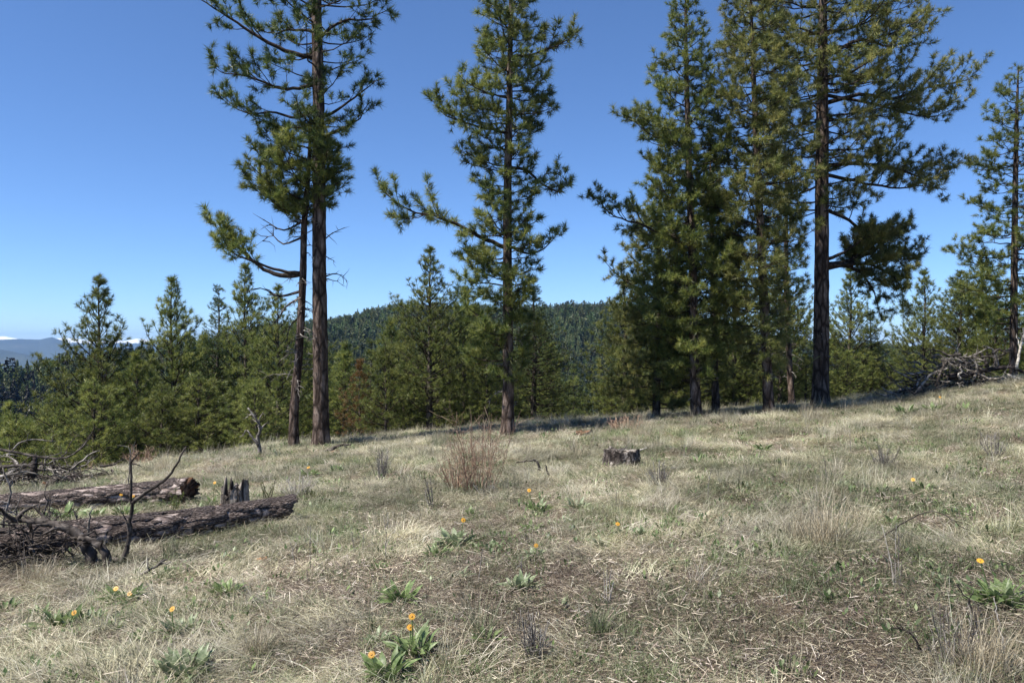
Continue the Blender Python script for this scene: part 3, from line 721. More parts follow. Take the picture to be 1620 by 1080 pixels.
for a in [
    ('b', 157, 31, 443, 'young pine with thin open spire against the snowy mountains', 1.25),
    ('a', 272, 33, 441, 'dense cone-shaped young pine, second spire from the left', 1.15),
    ('d', 345, 35, 452, 'narrow fir directly right of the dense cone-shaped pine', 1.1),
    ('a', 388, 34, 420, 'bright green young pine behind the low limb of the slim leaning pine', 1.1),
    ('b', 440, 30, 455, 'young pine hidden behind the slim leaning trunk', 1.0),
    ('e', 25, 28, 655, 'low bushy pine at the left edge of the frame', 1.3),
    ('e', 88, 33, 628, 'low bushy pine left of the open-spired one', 1.1),
    ('c', 215, 30, 560, 'bushy pine filling the gap between the two left spires', 1.1),
    ('e', 150, 26, 600, 'small bright pine at the foot of the open-spired one', 1.1),
    ('e', 315, 27, 590, 'small bright pine in front of the narrow fir', 1.3),
    ('e', 255, 26.5, 610, 'small pine at the foot of the dense cone-shaped one', 1.1),
    ('e', 405, 26, 600, 'small bright pine behind the grey dead snag', 1.1),
    ('c', 545, 30, 560, 'bushy pine right behind the thickest left trunk', 1.0),
    ('f', 570, 27.5, 570, 'small pine with rust brown dying needles', 1.0),
    ('e', 610, 27, 540, 'small yellow-green pine right of the rusty one', .9),
    ('e', 640, 29, 520, 'small pine just left of the pale-trunked one', .9),
    ('b', 680, 27.5, 395, 'pale-trunked young pine left of the lone tall pine', 1.15),
    ('a', 735, 30, 455, 'dense pine between the pale-trunked and the lone tall pine', 1.1),
    ('c', 770, 27, 520, 'bushy pine pressed against the left of the lone tall trunk', .9),
    ('d', 845, 29, 440, 'dark dense fir right of the lone tall trunk', 1.15),
    ('c', 872, 32, 545, 'low dark pine right of the dark fir', 1.0),
    ('d', 908, 36, 575, 'small blue-green fir against the forested hill', 1.1),
    ('e', 955, 36, 600, 'lowest fir in the saddle left of the right group', 1.3),
    ('e', 1000, 30, 560, 'small pine at the left foot of the right group', 1.0),
    ('c', 1070, 31, 500, 'bushy pine behind the two leftmost trunks of the right group', 1.0),
    ('d', 1165, 34, 470, 'dark fir behind the gap left of the leaning trunk', 1.1),
    ('c', 1180, 30, 560, 'low dark pine at the back of the right group', 1.1),
    ('d', 1235, 38, 500, 'dark fir seen between the leaning and the thin trunk', 1.1),
    ('c', 1275, 32, 560, 'low dark pine left of the biggest right trunk', 1.1),
    ('b', 1345, 36, 425, 'open young pine right of the biggest right trunk', 1.1),
    ('d', 1378, 37, 490, 'narrow dark fir right of the open young pine', 1.0),
    ('c', 1340, 31, 555, 'low dark pine at the right foot of the biggest trunk', 1.0),
    ('c', 1410, 38, 575, 'low pine under the gap of sky right of the big crown', 1.2),
    ('b', 1462, 40, 430, 'pale open pine behind the brush pile', 1.1),
    ('c', 1440, 33, 565, 'rounded pine left behind the brush pile', 1.0),
    ('a', 1520, 36, 430, 'wide bright pine behind the brush pile', 1.3),
    ('c', 1575, 34, 470, 'bushy pine left of the sparse pine at the right edge', 1.2),
    ('b', 1555, 42, 400, 'faint tall pine behind the wide bright one', 1.2),
    ('c', 1640, 34, 480, 'bushy pine at the right edge of the frame', 1.2),
    ('a', 988, 29, 440, 'bright pine edging the left side of the right group', 1.1),
    ('a', 1068, 28, 400, 'bright pine filling the gap between the two leftmost trunks of the right group', 1.0),
    ('c', 1118, 27.5, 520, 'low bright pine between the dense pointed pine and the slender trunk', .8),
    ('a', 1162, 29, 380, 'bright pine filling the gap left of the leaning trunk', 1.0),
    ('b', 1235, 31, 400, 'loose pine between the leaning and the thin straight trunk', 1.0),
    ('c', 500, 33, 540, 'shaded young pine behind the two left trunks', 1.0),
    ('d', 475, 38, 470, 'dark fir between the slim and the thick left trunks', 1.0),
    ('c', -45, 30, 600, 'bushy pine mostly outside the left edge', 1.2),
]: young(*a)
# a filler row further down the slope
rj = np.random.default_rng(8)
FILL = ['shaded pine of the row further down the slope']
for k in range(46):
    px = -60 + k * 38 + rj.uniform(-12, 12)
    if 880 < px < 985: continue
    kind = 'cdaecd'[k % 6]; D = rj.uniform(40, 56)
    top = (648 if px < 110 else 575 if px < 300 else 540 if px < 560 else 520 if px < 980 else 545) + rj.uniform(-15, 30)
    o = young(kind, px, D, top, 'small pine of the shaded row down the slope behind the front trees', 1.3)
    o['group'] = 'pines of the shaded row down the slope'

# ------------------------------------------------------------------ grass and litter
def blades(g, r, n, ln, lean, w, rad, curl=.6, m=0, flow=None, seg=3):
    L = r.uniform(ln[0], ln[1], n); a = r.random(n) * 2 * pi if flow is None else r.normal(flow, .7, n)
    th0 = np.radians(r.uniform(lean[0], lean[1], n)); rr = rad * np.sqrt(r.random(n)); ra = r.random(n) * 2 * pi
    p = np.stack([rr * np.cos(ra), rr * np.sin(ra), np.full(n, -.01)], -1)
    hd = np.stack([np.cos(a), np.sin(a), np.zeros(n)], -1)
    sa = a + pi / 2 + r.normal(0, .5, n); sdv = np.stack([np.cos(sa), np.sin(sa), np.zeros(n)], -1)
    ww = r.uniform(.7, 1.3, n) * w
    rows = []; th = th0.copy()
    for k in range(seg):
        f = (1 - k / seg * .6)
        rows.append(p - sdv * (ww * f / 2)[:, None]); rows.append(p + sdv * (ww * f / 2)[:, None])
        p = p + (hd * np.sin(th)[:, None] + np.array([0, 0, 1.]) * np.cos(th)[:, None]) * (L / seg)[:, None]
        p[:, 2] = np.maximum(p[:, 2], .004 + .03 * r.random(n))
        th = np.minimum(th + curl * r.uniform(.3, 1.2, n), 1.75)
    rows.append(p)
    V = np.stack(rows, 1); c = 2 * seg + 1; b = np.arange(n) * c
    Q = np.concatenate([np.stack([b + 2 * k, b + 2 * k + 1, b + 2 * k + 3, b + 2 * k + 2], -1) for k in range(seg - 1)])
    T = np.stack([b + 2 * seg - 2, b + 2 * seg - 1, b + 2 * seg], -1)
    g.add(V.reshape(-1, 3), Q, T, m)
def patch(seed, mat, *specs):
    r = np.random.default_rng(seed); g = Geo()
    for s in specs: blades(g, r, *s[:5], **(s[5] if len(s) > 5 else {}))
    return g.mesh('blades', mat)
THATCH = [patch(100 + k, STRAW, (110, (.10, .34), (50, 86), .0036, .20, dict(curl=.35, flow=0.0)), (25, (.08, .22), (15, 60), .003, .18)) for k in range(4)]
UPR = [patch(120 + k, STRAW, (42, (.14, .36), (4, 38), .003, .07, dict(curl=.22)), (30, (.1, .25), (40, 80), .0032, .10)) for k in range(3)]
GREEN = [patch(140 + k, GREENB, (90, (.05, .14), (5, 50), .0034, .16), (20, (.1, .2), (5, 35), .003, .12)) for k in range(3)]
def litter_mesh(seed):
    r = np.random.default_rng(seed); g = Geo(); n = 170
    a = r.random(n) * pi * 2; L = r.uniform(.01, .09, n) * r.uniform(.3, 1.1, n); w = r.uniform(.0006, .0019, n)
    p = np.stack([r.normal(0, .12, n), r.normal(0, .12, n), r.uniform(.002, .022, n)], -1)
    d = np.stack([np.cos(a), np.sin(a), r.normal(0, .18, n)], -1) * L[:, None]; s = np.stack([-np.sin(a), np.cos(a), r.normal(0, .4, n)], -1) * w[:, None]
    V = np.stack([p - s, p + s, p + d + s * .6, p + d - s * .6], 1).reshape(-1, 3); b = np.arange(n) * 4
    g.add(V, np.stack([b, b + 1, b + 2, b + 3], -1)); return g.mesh('litter', LITTER)
LIT = [litter_mesh(160 + k) for k in range(3)]
def forb_mesh(seed):
    r = np.random.default_rng(seed); g = Geo()
    for k in range(16):
        a = r.random() * 6.28; e = r.uniform(.1, 1.2); L = r.uniform(.012, .035); p = np.array([r.normal(0, .03), r.normal(0, .03), 0.005 + .04 * r.random()])
        d = np.array([cos(a) * cos(e), sin(a) * cos(e), sin(e)]); s = np.array([-sin(a), cos(a), 0]) * L * .22
        g.add([p, p + d * L * .5 + s, p + d * L, p + d * L * .5 - s], [(0, 1, 2, 3)])
    return g.mesh('forb', FORB)
FRB = [forb_mesh(170 + k) for k in range(3)]

def field(seed, bands):
    r = np.random.default_rng(seed); out = []
    for d0, d1, per in bands:
        n = int(per * .5 * (d1 ** 2 - d0 ** 2) * 2.2)
        D = np.sqrt(r.uniform(d0 ** 2, d1 ** 2, n)); t = r.uniform(-1.1, 1.1, n); out.append(np.stack([np.sin(t) * D, np.cos(t) * D], -1))
    return np.concatenate(out), r
def do_scatter(name, seed, bands, prob, protos, scale, ztint, flow=False, tilt=.12, dist_scale=.015, height=None):
    xy, r = field(seed, bands); x, y = xy[:, 0], xy[:, 1]
    k = r.random(len(x)) < prob(x, y); x, y = x[k], y[k]; n = len(x); d = np.hypot(x, y)
    z = H(x, y)
    rz = (fbm(x / 1.1, y / 1.1, 2, 55) * 9 + r.normal(0, .6, n)) if flow else r.random(n) * 6.28
    e = .15; gx = (H(x + e, y) - z) / e; gy = (H(x, y + e) - z) / e
    rot = np.stack([gy * cos(0) * 0 + r.normal(0, tilt, n), r.normal(0, tilt, n), rz], -1)
    s = r.uniform(scale[0], scale[1], n) * (1 + dist_scale * d)
    scl = np.stack([s, s, s * (1 if height is None else height(x, y, r))], -1)
    scatter(name, np.stack([x, y, z], -1), rot, scl, r.integers(0, len(protos), n), ztint(x, y, r, n), protos)
    print(name, n)
bright = lambda x, y, r, n: np.stack([r.uniform(.72, 1.12, n) * (.84 + .40 * sstep(.36, .62, fbm(x / 1.3, y / 1.6, 3, 61)))] * 3, -1) * np.stack([np.ones(n), r.uniform(.94, 1.04, n), r.uniform(.84, 1.06, n)], -1)
BANDS = [(0.4, 7, 125), (7, 13, 70), (13, 36, 34)]
do_scatter('dry_grass', 1, BANDS, lambda x, y: (1 - .93 * patch_bare(x, y)) * (.18 + .82 * sstep(.38, .56, fbm(x / .8, y / .8, 3, 41))), THATCH, (.55, 1.05), bright, flow=True)
do_scatter('standing_dry_grass', 2, [(0.4, 7, 14), (7, 13, 9), (13, 36, 9)], lambda x, y: (1 - .85 * patch_bare(x, y)) * (.2 + .8 * sstep(.5, .65, fbm(x / 1.6, y / 1.6, 3, 43))) * (1 + 0 * x), UPR, (.5, 1.05), bright)
do_scatter('green_grass', 3, [(0.4, 7, 75), (7, 13, 42), (13, 36, 20)], lambda x, y: (.34 + .9 * patch_green(x, y)) * (1 - .5 * patch_bare(x, y)), GREEN, (.5, 1.1), bright)
do_scatter('ground_litter', 4, [(0.4, 7, 120), (7, 13, 50), (13, 24, 12)], lambda x, y: .45 + .55 * patch_bare(x, y), LIT, (.6, 1.3), bright, dist_scale=.03)
do_scatter('small_herbs', 5, [(0.4, 7, 40), (7, 13, 20), (13, 24, 7)], lambda x, y: .15 + .85 * sstep(.45, .6, fbm(x / .9, y / .9, 3, 47)), FRB, (.7, 1.6), bright, dist_scale=.03)

# ------------------------------------------------------------------ logs, stumps, dead wood
def log_mesh(seed, pts, rads, mat, nseg=220, na=52, amp=.14):
    r = np.random.default_rng(seed); C = spline(pts, nseg); R0 = np.interp(np.linspace(0, 1, nseg), np.linspace(0, 1, len(rads)), rads)
    T = np.gradient(C, axis=0); T /= np.linalg.norm(T, axis=1)[:, None]
    A = np.cross(T, [0, 0, 1.]); A /= np.linalg.norm(A, axis=1)[:, None]; B = np.cross(A, T)
    th = np.arange(na) * 2 * pi / na; L = np.linalg.norm(C[-1] - C[0])
    s = np.linspace(0, L, nseg)[:, None]; c = th[None, :] / (2 * pi)
    def per(fx, fy, sd): # periodic round the trunk
        a = fbm(s * fx + 0 * c, c * fy, 3, sd); b = fbm(s * fx + 0 * c, (c - 1) * fy, 3, sd); w = c
        return a * (1 - w) + b * w
    pl = per(3.2, 9, seed); pl2 = per(7, 22, seed + 9)
    Rr = R0[:, None] * (1 + amp * ((np.floor(pl * 9) / 9 - .5) * 1.6 + (np.floor(pl2 * 5) / 5 - .5) * .9 + r.normal(0, .10, pl.shape)))
    endw = np.clip(1 - np.linspace(0, 1, nseg)[:, None] * 40, 0, 1)
    V = C[:, None, :] + Rr[..., None] * (np.cos(th)[None, :, None] * A[:, None, :] + np.sin(th)[None, :, None] * B[:, None, :])
    jag = (fbm(th * 2.1, th * 0, 3, seed + 2) - .5) * .7 * R0[0] + r.normal(0, .12, na) * R0[0]
    V[-1] += T[-1] * jag[:, None]; V[-2] += T[-1] * jag[:, None] * .6; V[0] -= T[0] * jag[:, None]; V[1] -= T[0] * jag[:, None] * .5
    g = Geo(); i = np.arange(nseg - 1)[:, None] * na; j = np.arange(na)[None, :]; j2 = (j + 1) % na
    Q = np.stack([i + j, i + j2, i + na + j2, i + na + j], -1).reshape(-1, 4)
    V = V.reshape(-1, 3); V2 = np.concatenate([V, [C[0] + T[0] * R0[0] * .5], [C[-1] - T[-1] * R0[-1] * .5]])
    jj = np.arange(na); jn = (jj + 1) % na
    Tt = np.concatenate([np.stack([jn, jj, np.full(na, nseg * na)], -1), np.stack([(nseg - 1) * na + jj, (nseg - 1) * na + jn, np.full(na, nseg * na + 1)], -1)])
    g.add(V2, Q, None); g.t.append(Tt.astype(np.int32)); g.tm.append(np.ones(len(Tt), np.int32))
    return g, C, R0, A, B, T
def plate_mesh(seed):
    r = np.random.default_rng(seed); n = 7; a = np.linspace(0, 2 * pi, n, endpoint=False); rr = r.uniform(.55, 1.3, n)
    top = np.stack([np.cos(a) * rr * 1.35, np.sin(a) * rr * .42, .05 + r.normal(0, .018, n)], -1); bot = top * [1.1, 1.1, 0]
    g = Geo(); V = np.concatenate([bot, top, [[0, 0, .07]]]); j = np.arange(n); jn = (j + 1) % n
    g.add(V, np.stack([j, jn, n + jn, n + j], -1), np.stack([n + j, n + jn, np.full(n, 2 * n)], -1)); return g.mesh('bark_plate', LOGBARK)
PLATES = [plate_mesh(k) for k in range(5)]
from mathutils import Matrix
def make_log(label, seed, pts, rads, mat, nplates, amp=.14, platescale=.11):
    base = np.array(pts[0]); t = thing('fallen_log', base, label, 'log')
    loc = [np.array(p) - base for p in pts]
    g, C, R0, A, B, T = log_mesh(seed, loc, rads, mat, amp=amp)
    obj('wood', g.mesh('log', [mat, ROTWOOD], False), t)
    r = np.random.default_rng(seed + 5)
    for k in range(nplates):
        i = int(len(C) * (k + r.random() * .8 + .1) / nplates); i = min(len(C) - 3, max(2, i)); a = r.uniform(-.5, 3.0) if r.random() < .8 else r.random() * 6.28
        a = pi - a  # mostly top and camera side
        nrm = cos(a) * A[i] + sin(a) * B[i]; p = C[i] + nrm * R0[i] * .95
        X = T[i] + r.normal(0, .12, 3); X /= np.linalg.norm(X); Y = np.cross(nrm, X); Y /= np.linalg.norm(Y); X = np.cross(Y, nrm)
        s = platescale * r.uniform(.5, 1.25)
        M = Matrix(((X[0] * s, Y[0] * s, nrm[0] * s * 2, p[0]), (X[1] * s, Y[1] * s, nrm[1] * s * 2, p[1]), (X[2] * s, Y[2] * s, nrm[2] * s * 2, p[2]), (0, 0, 0, 1)))
        o = obj('bark_plate', PLATES[r.integers(0, 5)], t); o.matrix_local = M
    return t
def gp(px, py, up=0.0):
    """ground point seen at (px,py), lifted"""
    v = G(px, py); return np.array([v.x, v.y, v.z + up])

a, b, c, d = gp(-60, 905, .18), gp(90, 880, .17), gp(300, 852, .16), gp(452, 826, .17)
make_log('longest fallen pine log in front, flaky grey-pink bark, torn right end', 3, [a, b, c, d], [.185, .18, .165, .135], LOGBARK, 230)
a, b, c, d = gp(-70, 822, .15), gp(60, 812, .16), gp(200, 803, .17), gp(300, 798, .19)
make_log('second fallen log behind, blackened at its ragged thick right end', 7, [a, b, c, d], [.15, .16, .17, .2], LOGBARK, 130, .2)
a, b = gp(70, 772, .05), gp(165, 757, .05)
make_log('short half-rotten reddish log farthest back at left', 9, [a, (a + b) / 2 + [0, 0, .02], b], [.08, .09, .06], LOGBARK_DARK, 12, .25, .08)

def stump(label, px, py, w, h, mat, seed, jag, topmat=None, flare=.35, name='tree_stump', lean=0):
    base = gp(px, py, -.04); D = base[1]; R = w / 2 / F * D; Hh = h / F * D
    r = np.random.default_rng(seed); na = 44; nz = 16; t = thing(name, base, label, 'stump')
    th = np.arange(na) * 2 * pi / na
    top = Hh * (1 + jag * (2 * fbm(np.cos(th) * 1.6 + 5, np.sin(th) * 1.6 + seed, 3, seed) - 1) * 1.6) + r.normal(0, .04 * jag * Hh * 2, na)
    if jag > .25: top = top * (.86 + .15 * np.cos(th - .4) + .12 * np.cos(2 * th + 1.2))
    ridge = 1 + .10 * (fbm(np.cos(th) * 3 + 9, np.sin(th) * 3, 3, seed + 1) - .5) * 4
    V = []
    for k in range(nz):
        u = k / (nz - 1); rr = R * ridge * (1 + flare * (1 - u) ** 2.5) * (1 + .03 * r.normal(size=na))
        V.append(np.stack([rr * np.cos(th) + lean * u, rr * np.sin(th), u * top], -1))
    for f, dz in ((.7, -.10), (.35, -.22)):
        V.append(np.stack([f * R * ridge * np.cos(th) + lean, f * R * ridge * np.sin(th), top * (1 + dz * jag * 3) + r.normal(0, .02 * jag + .004, na)], -1))
    V = np.concatenate(V); kz = nz + 2
    V = np.concatenate([V, [[lean, 0, Hh * (.8 if jag > .2 else 1)]]])
    i = np.arange(kz - 1)[:, None] * na; j = np.arange(na)[None, :]; j2 = (j + 1) % na
    Q = np.stack([i + j, i + j2, i + na + j2, i + na + j], -1)
    g = Geo(); g.add(V, Q[:nz - 1].reshape(-1, 4)); n0 = g.n
    obj('wood', g.mesh('stump_side', mat, True), t)
    g = Geo(); jj = np.arange(na); g.add(V, Q[nz - 1:].reshape(-1, 4), np.stack([(kz - 1) * na + jj, (kz - 1) * na + (jj + 1) % na, np.full(na, kz * na)], -1))
    obj('broken_top' if jag > .2 else 'cut_top', g.mesh('stump_top', topmat or mat, True), t)
    return t, R, Hh, D
t, R, Hh, D = stump('low weathered stump alone in the grass right of centre, pale streaks', 985, 738, 56, 30, STUMPW, 4, .19, STUMPGREY)
g = Geo(); r = np.random.default_rng(2)
for k in range(7):
    bare_limb(g, limb_pts([r.normal(.05, .1), r.normal(0, .06), Hh * .95], r.random() * 6.28, .16, .1, .6, r, 5, .3), .012, r, 3)
obj('twigs', g.mesh('twigs', TWIGGREY), t)
g = Geo(); tube(g, spline([(R * .3, -R * .3, Hh), (R * .9, -R * .4, Hh * 1.05), (R * 1.3, -R * .4, Hh * 1.18)], 7), [.02, .022, .02, .018, .014, .01, .004], 6); obj('splinter', g.mesh('splinter', BLEACH, True), t)
g = Geo()
for k in range(7):
    a_ = -2.9 + k * .45 + r.normal(0, .1); q = limb_pts([cos(a_) * R * 1.1, sin(a_) * R * 1.1, .08], a_, .22, -.5, -.15, r, 5, .1); tube(g, q, np.linspace(.045, .01, 6), 6)
obj('root', g.mesh('root', STUMPW, True), t)

t, R, Hh, D = stump('jagged upright grey stump right behind the front log', 372, 812, 40, 58, STUMPGREY, 8, .32, STUMPGREY, .4)
g = Geo()
for k in range(26):
    a_ = r.random() * 6.28; x_, y_ = cos(a_) * R * .8, sin(a_) * R * .8
    hh_ = Hh * r.uniform(.4, 1.15) * (.75 if abs(x_) < R * .3 else 1)
    tube(g, [(x_, y_, Hh * .3), (x_ * .95, y_ * .95, hh_ * .8), (x_ * .9, y_ * .9, hh_)], [r.uniform(.02, .045), r.uniform(.015, .03), .010], 5, True)
obj('splinters', g.mesh('splinters', STUMPGREY), t)
g = Geo(); tube(g, [(-R * 1.3, -.05, -.02), (-R * .9, -.08, .1), (-R * .3, -.1, .22)], [.08, .075, .03], 8, True, 0, .2, r); obj('rotten_flank', g.mesh('rotten_flank', ROTWOOD, True), t)
stump('tiny dark stump on the crest of the meadow behind the low stump', 925, 690, 26, 12, LOGBARK_DARK, 14, .3, ROTWOOD)

def stick(label, pp, rp, mat, seed, forks=5, group=None, name='dead_branch', base=None, dy=0.0, cat='branch', rough=.08, sides=7, cont=None):
    """pp: px points, the first on the ground (or base distance given)"""
    r = np.random.default_rng(seed); D = base or hitD(*pp[0])
    q = [np.array(P(x, y, D)) for x, y in pp]
    for i, qq in enumerate(q): qq[1] += dy * i / max(1, len(q) - 1)
    o = q[0].copy(); t = thing(name, o, label, cat, group)
    loc = [v - o for v in q]; C = spline(loc, max(8, len(pp) * 4)); C += r.normal(0, .004, C.shape)
    g = Geo(); r0 = rp / F * D; tube(g, C, np.linspace(r0, r0 * .35, len(C)), sides, True, 0, rough, r); obj('stem', g.mesh('stem', mat, True), t)
    if forks:
        g = Geo()
        for f in range(forks):
            i = r.integers(len(C) // 4, len(C) - 1); dd = C[i] - C[i - 1]; dd /= np.linalg.norm(dd) + 1e-9; dd = dd + r.normal(0, .6, 3) + [0, 0, .15]; dd /= np.linalg.norm(dd); L = np.linalg.norm(C[-1] - C[0]) * r.uniform(.12, .4)
            qq = [C[i]]
            for j in range(5): dd = dd + r.normal(0, .2, 3); dd /= np.linalg.norm(dd); qq.append(qq[-1] + dd * L / 5)
            bare_limb(g, np.array(qq), r0 * .45, r, 2)
        obj('twigs', g.mesh('twigs', mat), t)
    return t
stick('tall thin upright dead stick in front of the long log', [(190, 893), (201, 870), (207, 830), (208, 780), (207, 725)], 4.2, DEADDARK, 1, 3)
stick('slanting bare branch forking right from the upright stick', [(211, 795), (232, 778), (258, 762), (278, 738), (295, 706)], 3.2, DEADDARK, 2, 1, base=hitD(190, 893) - .02)
stick('thick dark bent root limb arching down in front of the log', [(152, 897), (140, 870), (122, 845), (98, 832), (60, 824), (10, 822)], 10, DEADDARK, 3, 9)
stick('second dark root limb curving beside the thick bent one', [(172, 896), (168, 878), (158, 862), (138, 852), (110, 850)], 8, DEADDARK, 4, 5)
stick('short looping dead limb joining the upright stick base', [(150, 897), (168, 886), (184, 884), (196, 888), (203, 872)], 6, DEADDARK, 5, 3)
stick('forked grey stick lying right of the root limbs', [(212, 918), (228, 906), (245, 897), (262, 884)], 3.2, DEADWOOD, 6, 5)
stick('small dark twig poking up right of the root limbs', [(219, 905), (224, 893), (235, 882)], 2.6, DEADDARK, 7, 2)
stick('pale bleached stick lying under the bent limbs', [(66, 880), (90, 874), (123, 869)], 2.4, BLEACH, 8, 0)
for k, pp in enumerate([[(0, 862), (12, 800), (18, 775), (5, 740)], [(20, 870), (45, 840), (68, 815), (78, 785)], [(10, 880), (22, 850), (28, 815), (20, 798)], [(95, 850), (90, 820), (95, 815)], [(140, 865), (141, 830), (146, 800)], [(28, 880), (60, 870), (75, 845), (80, 790)], [(50, 850), (52, 830), (38, 815), (0, 812)], [(128, 840), (122, 820), (118, 808)]]):
    lab = ['bent twig standing highest at the left edge over the log', 'curved twig rising from the left tangle across the log', 'short dark twig at the left edge in front of the log', 'stub twig standing on the bend of the thick root limb',
           'thin upright twig between root limb and upright stick', 'arched twig leaning over the left end of the front log', 'level twig lying along the left end of the front log', 'small stub twig just right of the root bend'][k]
    stick(lab, pp, 2.6, DEADDARK if k % 2 else DEADWOOD, 20 + k, 6, base=hitD(pp[0][0], 885) + .05 * k)
def tangle(name, label, cx, cy, wpx, hpx, n, seed, rpx, mats, base=None, lens=(.3, 1.1), cat='brush pile'):
    r = np.random.default_rng(seed); D = base or hitD(cx, cy); x0 = (cx - 810) / F * D; z0 = Hs(x0, D); t = thing(name, (x0, D, z0), label, cat)
    W = wpx / F * D / 2; Hh = hpx / F * D
    for mi, mt in enumerate(mats):
        g = Geo()
        for k in range(n // len(mats)):
            u = r.normal(0, .5); env = max(.1, 1 - abs(u) ** 1.5); p = np.array([u * W, r.normal(0, .35) * W * .6, 0.0]); p[2] = Hs(x0 + p[0], D + p[1]) - z0 + Hh * env * r.random() * .8
            q = limb_pts(p, r.random() * 6.28, r.uniform(*lens), r.normal(0, .3), r.normal(.1, .5), r, 8, .28); q[:, 2] = np.maximum(q[:, 2], .02 + np.array(H(x0 + q[:, 0], D + q[:, 1])) - z0)
            bare_limb(g, q, rpx / F * D * r.uniform(.5, 1.3), r, 3)
        o = obj(['twigs', 'branches'][mi % 2], g.mesh('twigs', mt), t); o['kind'] = 'stuff'
    return t
tangle('brush_pile', 'dark tangle of twigs on the left end of the front log', 22, 893, 190, 80, 130, 5, 1.7, [DEADDARK, DEADDARK], lens=(.3, 1.0))
tangle('brush_pile', 'low heap of twigs and bark at the left edge behind the second log', 45, 770, 230, 48, 140, 6, 2.0, [DEADDARK, DEADWOOD])
stick('long branch sweeping up to the right over the left heap', [(-20, 708), (20, 714), (60, 722), (100, 724), (125, 712), (140, 695), (147, 682)], 2.6, DEADDARK, 41, 4, base=14.6)
stick('thin arching branch above the left heap', [(20, 712), (32, 700), (52, 695), (88, 698)], 1.6, DEADWOOD, 42, 3, base=14.7)
stick('dark broken limb lying along the left heap', [(-20, 742), (10, 738), (40, 735), (55, 740)], 4, DEADDARK, 43, 4, base=14.2)
stick('grey limb lying level on the left heap', [(-20, 757), (10, 752), (40, 746), (60, 750)], 3, DEADWOOD, 44, 3, base=13.6)
stick('dark knob of broken root on the left heap', [(52, 748), (55, 738), (56, 728), (54, 722)], 6.5, LOGBARK_DARK, 45, 3, base=14.4)
stick('thin crooked twig standing behind the second log', [(202, 800), (205, 740), (206, 712), (200, 705), (186, 704)], 1.1, DEADWOOD, 46, 4, base=13.6)
# snag in front of the young pines
t = stick('pale gnarled dead snag at the foot of the young pines', [(413, 722), (410, 706), (408, 692), (412, 678), (404, 660), (392, 645)], 3.6, DEADWOOD, 47, 9, cat='snag', name='dead_snag')
stick('side limb of grey wood leaning left of the gnarled snag', [(408, 704), (398, 690), (390, 680), (384, 690)], 2.0, DEADWOOD, 48, 5, base=hitD(413, 722) - .05)
stick('dark chunk of torn wood right beside the thickest left trunk', [(512, 716), (525, 710), (540, 704), (556, 703)], 3.6, DEADDARK, 49, 4)
stick('reddish broken end lying beside the torn wood', [(514, 720), (522, 716), (530, 713)], 3.4, ROTWOOD, 50, 0)
stick('dark stick bent like a hook right of the bare shrub', [(854, 750), (852, 734), (845, 728), (832, 729), (816, 731)], 2.4, DEADDARK, 51, 0)
stick('short dark prong right of the hooked stick', [(869, 758), (866, 746), (863, 735)], 2.2, DEADDARK, 52, 2)
stick('pale bleached curl of wood in the grass at right', [(1232, 746), (1240, 742), (1250, 745), (1258, 753)], 2.2, BLEACH, 53, 0)
stick('pale root stub left of the low stump', [(938, 741), (946, 738), (953, 733)], 2, BLEACH, 54, 0)
stick('thin curved straw-coloured stick on the brown patch', [(1282, 900), (1300, 907), (1320, 915), (1337, 921)], 1.3, BLEACH, 55, 0)
stick('long pale stick lying flat on the brown patch', [(1218, 934), (1250, 936), (1275, 934), (1296, 927)], 1.2, BLEACH, 56, 0)
stick('long dark arching stem over the grass at right', [(1372, 866), (1400, 845), (1440, 820), (1475, 808), (1500, 818), (1530, 838)], 1.4, DEADDARK, 57, 0, cat='stem')
stick('dark leaning weed stalk in the lower right corner', [(1548, 1010), (1542, 975), (1530, 945), (1512, 925)], 2.2, DEADDARK, 58, 3, cat='stem')
stick('dark crooked weed stalk left of the lower right corner', [(1462, 1040), (1446, 1010), (1436, 998), (1422, 990)], 2.4, DEADDARK, 59, 5, cat='stem')
stick('broad pale grass stalk at the lower right edge', [(1590, 1050), (1582, 1000), (1574, 960), (1570, 945)], 1.5, BLEACH, 60, 0, cat='stem')
stick('short grey twig lying right of the front plants', [(462, 925), (480, 919), (500, 920), (516, 914)], 1.3, DEADWOOD, 61, 2)
stick('thin brown twig lying in front of the long log', [(348, 887), (365, 885), (384, 882)], 1.6, DEADDARK, 62, 0)
# orange chip
base = gp(415, 891, .02); g = Geo(); r = np.random.default_rng(3)
V = np.array([(-.05, -.02, 0), (.05, -.025, 0), (.055, .03, 0), (-.045, .03, 0), (-.04, -.015, .03), (.045, -.01, .045), (.045, .02, .04), (-.03, .02, .02)]); g.add(V, [(0, 3, 2, 1), (4, 5, 6, 7), (0, 1, 5, 4), (1, 2, 6, 5), (2, 3, 7, 6), (3, 0, 4, 7)])
ORANGE = bark('orange_wood', [(0.3, (0.42, 0.2, 0.09)), (0.7, (0.62, 0.36, 0.19))], (20, 20, 20), .4, .01)
tag(obj('wood_chip', g.mesh('chip', ORANGE), None, base), 'small orange wood chip lying on the bare soil', 'wood chip')

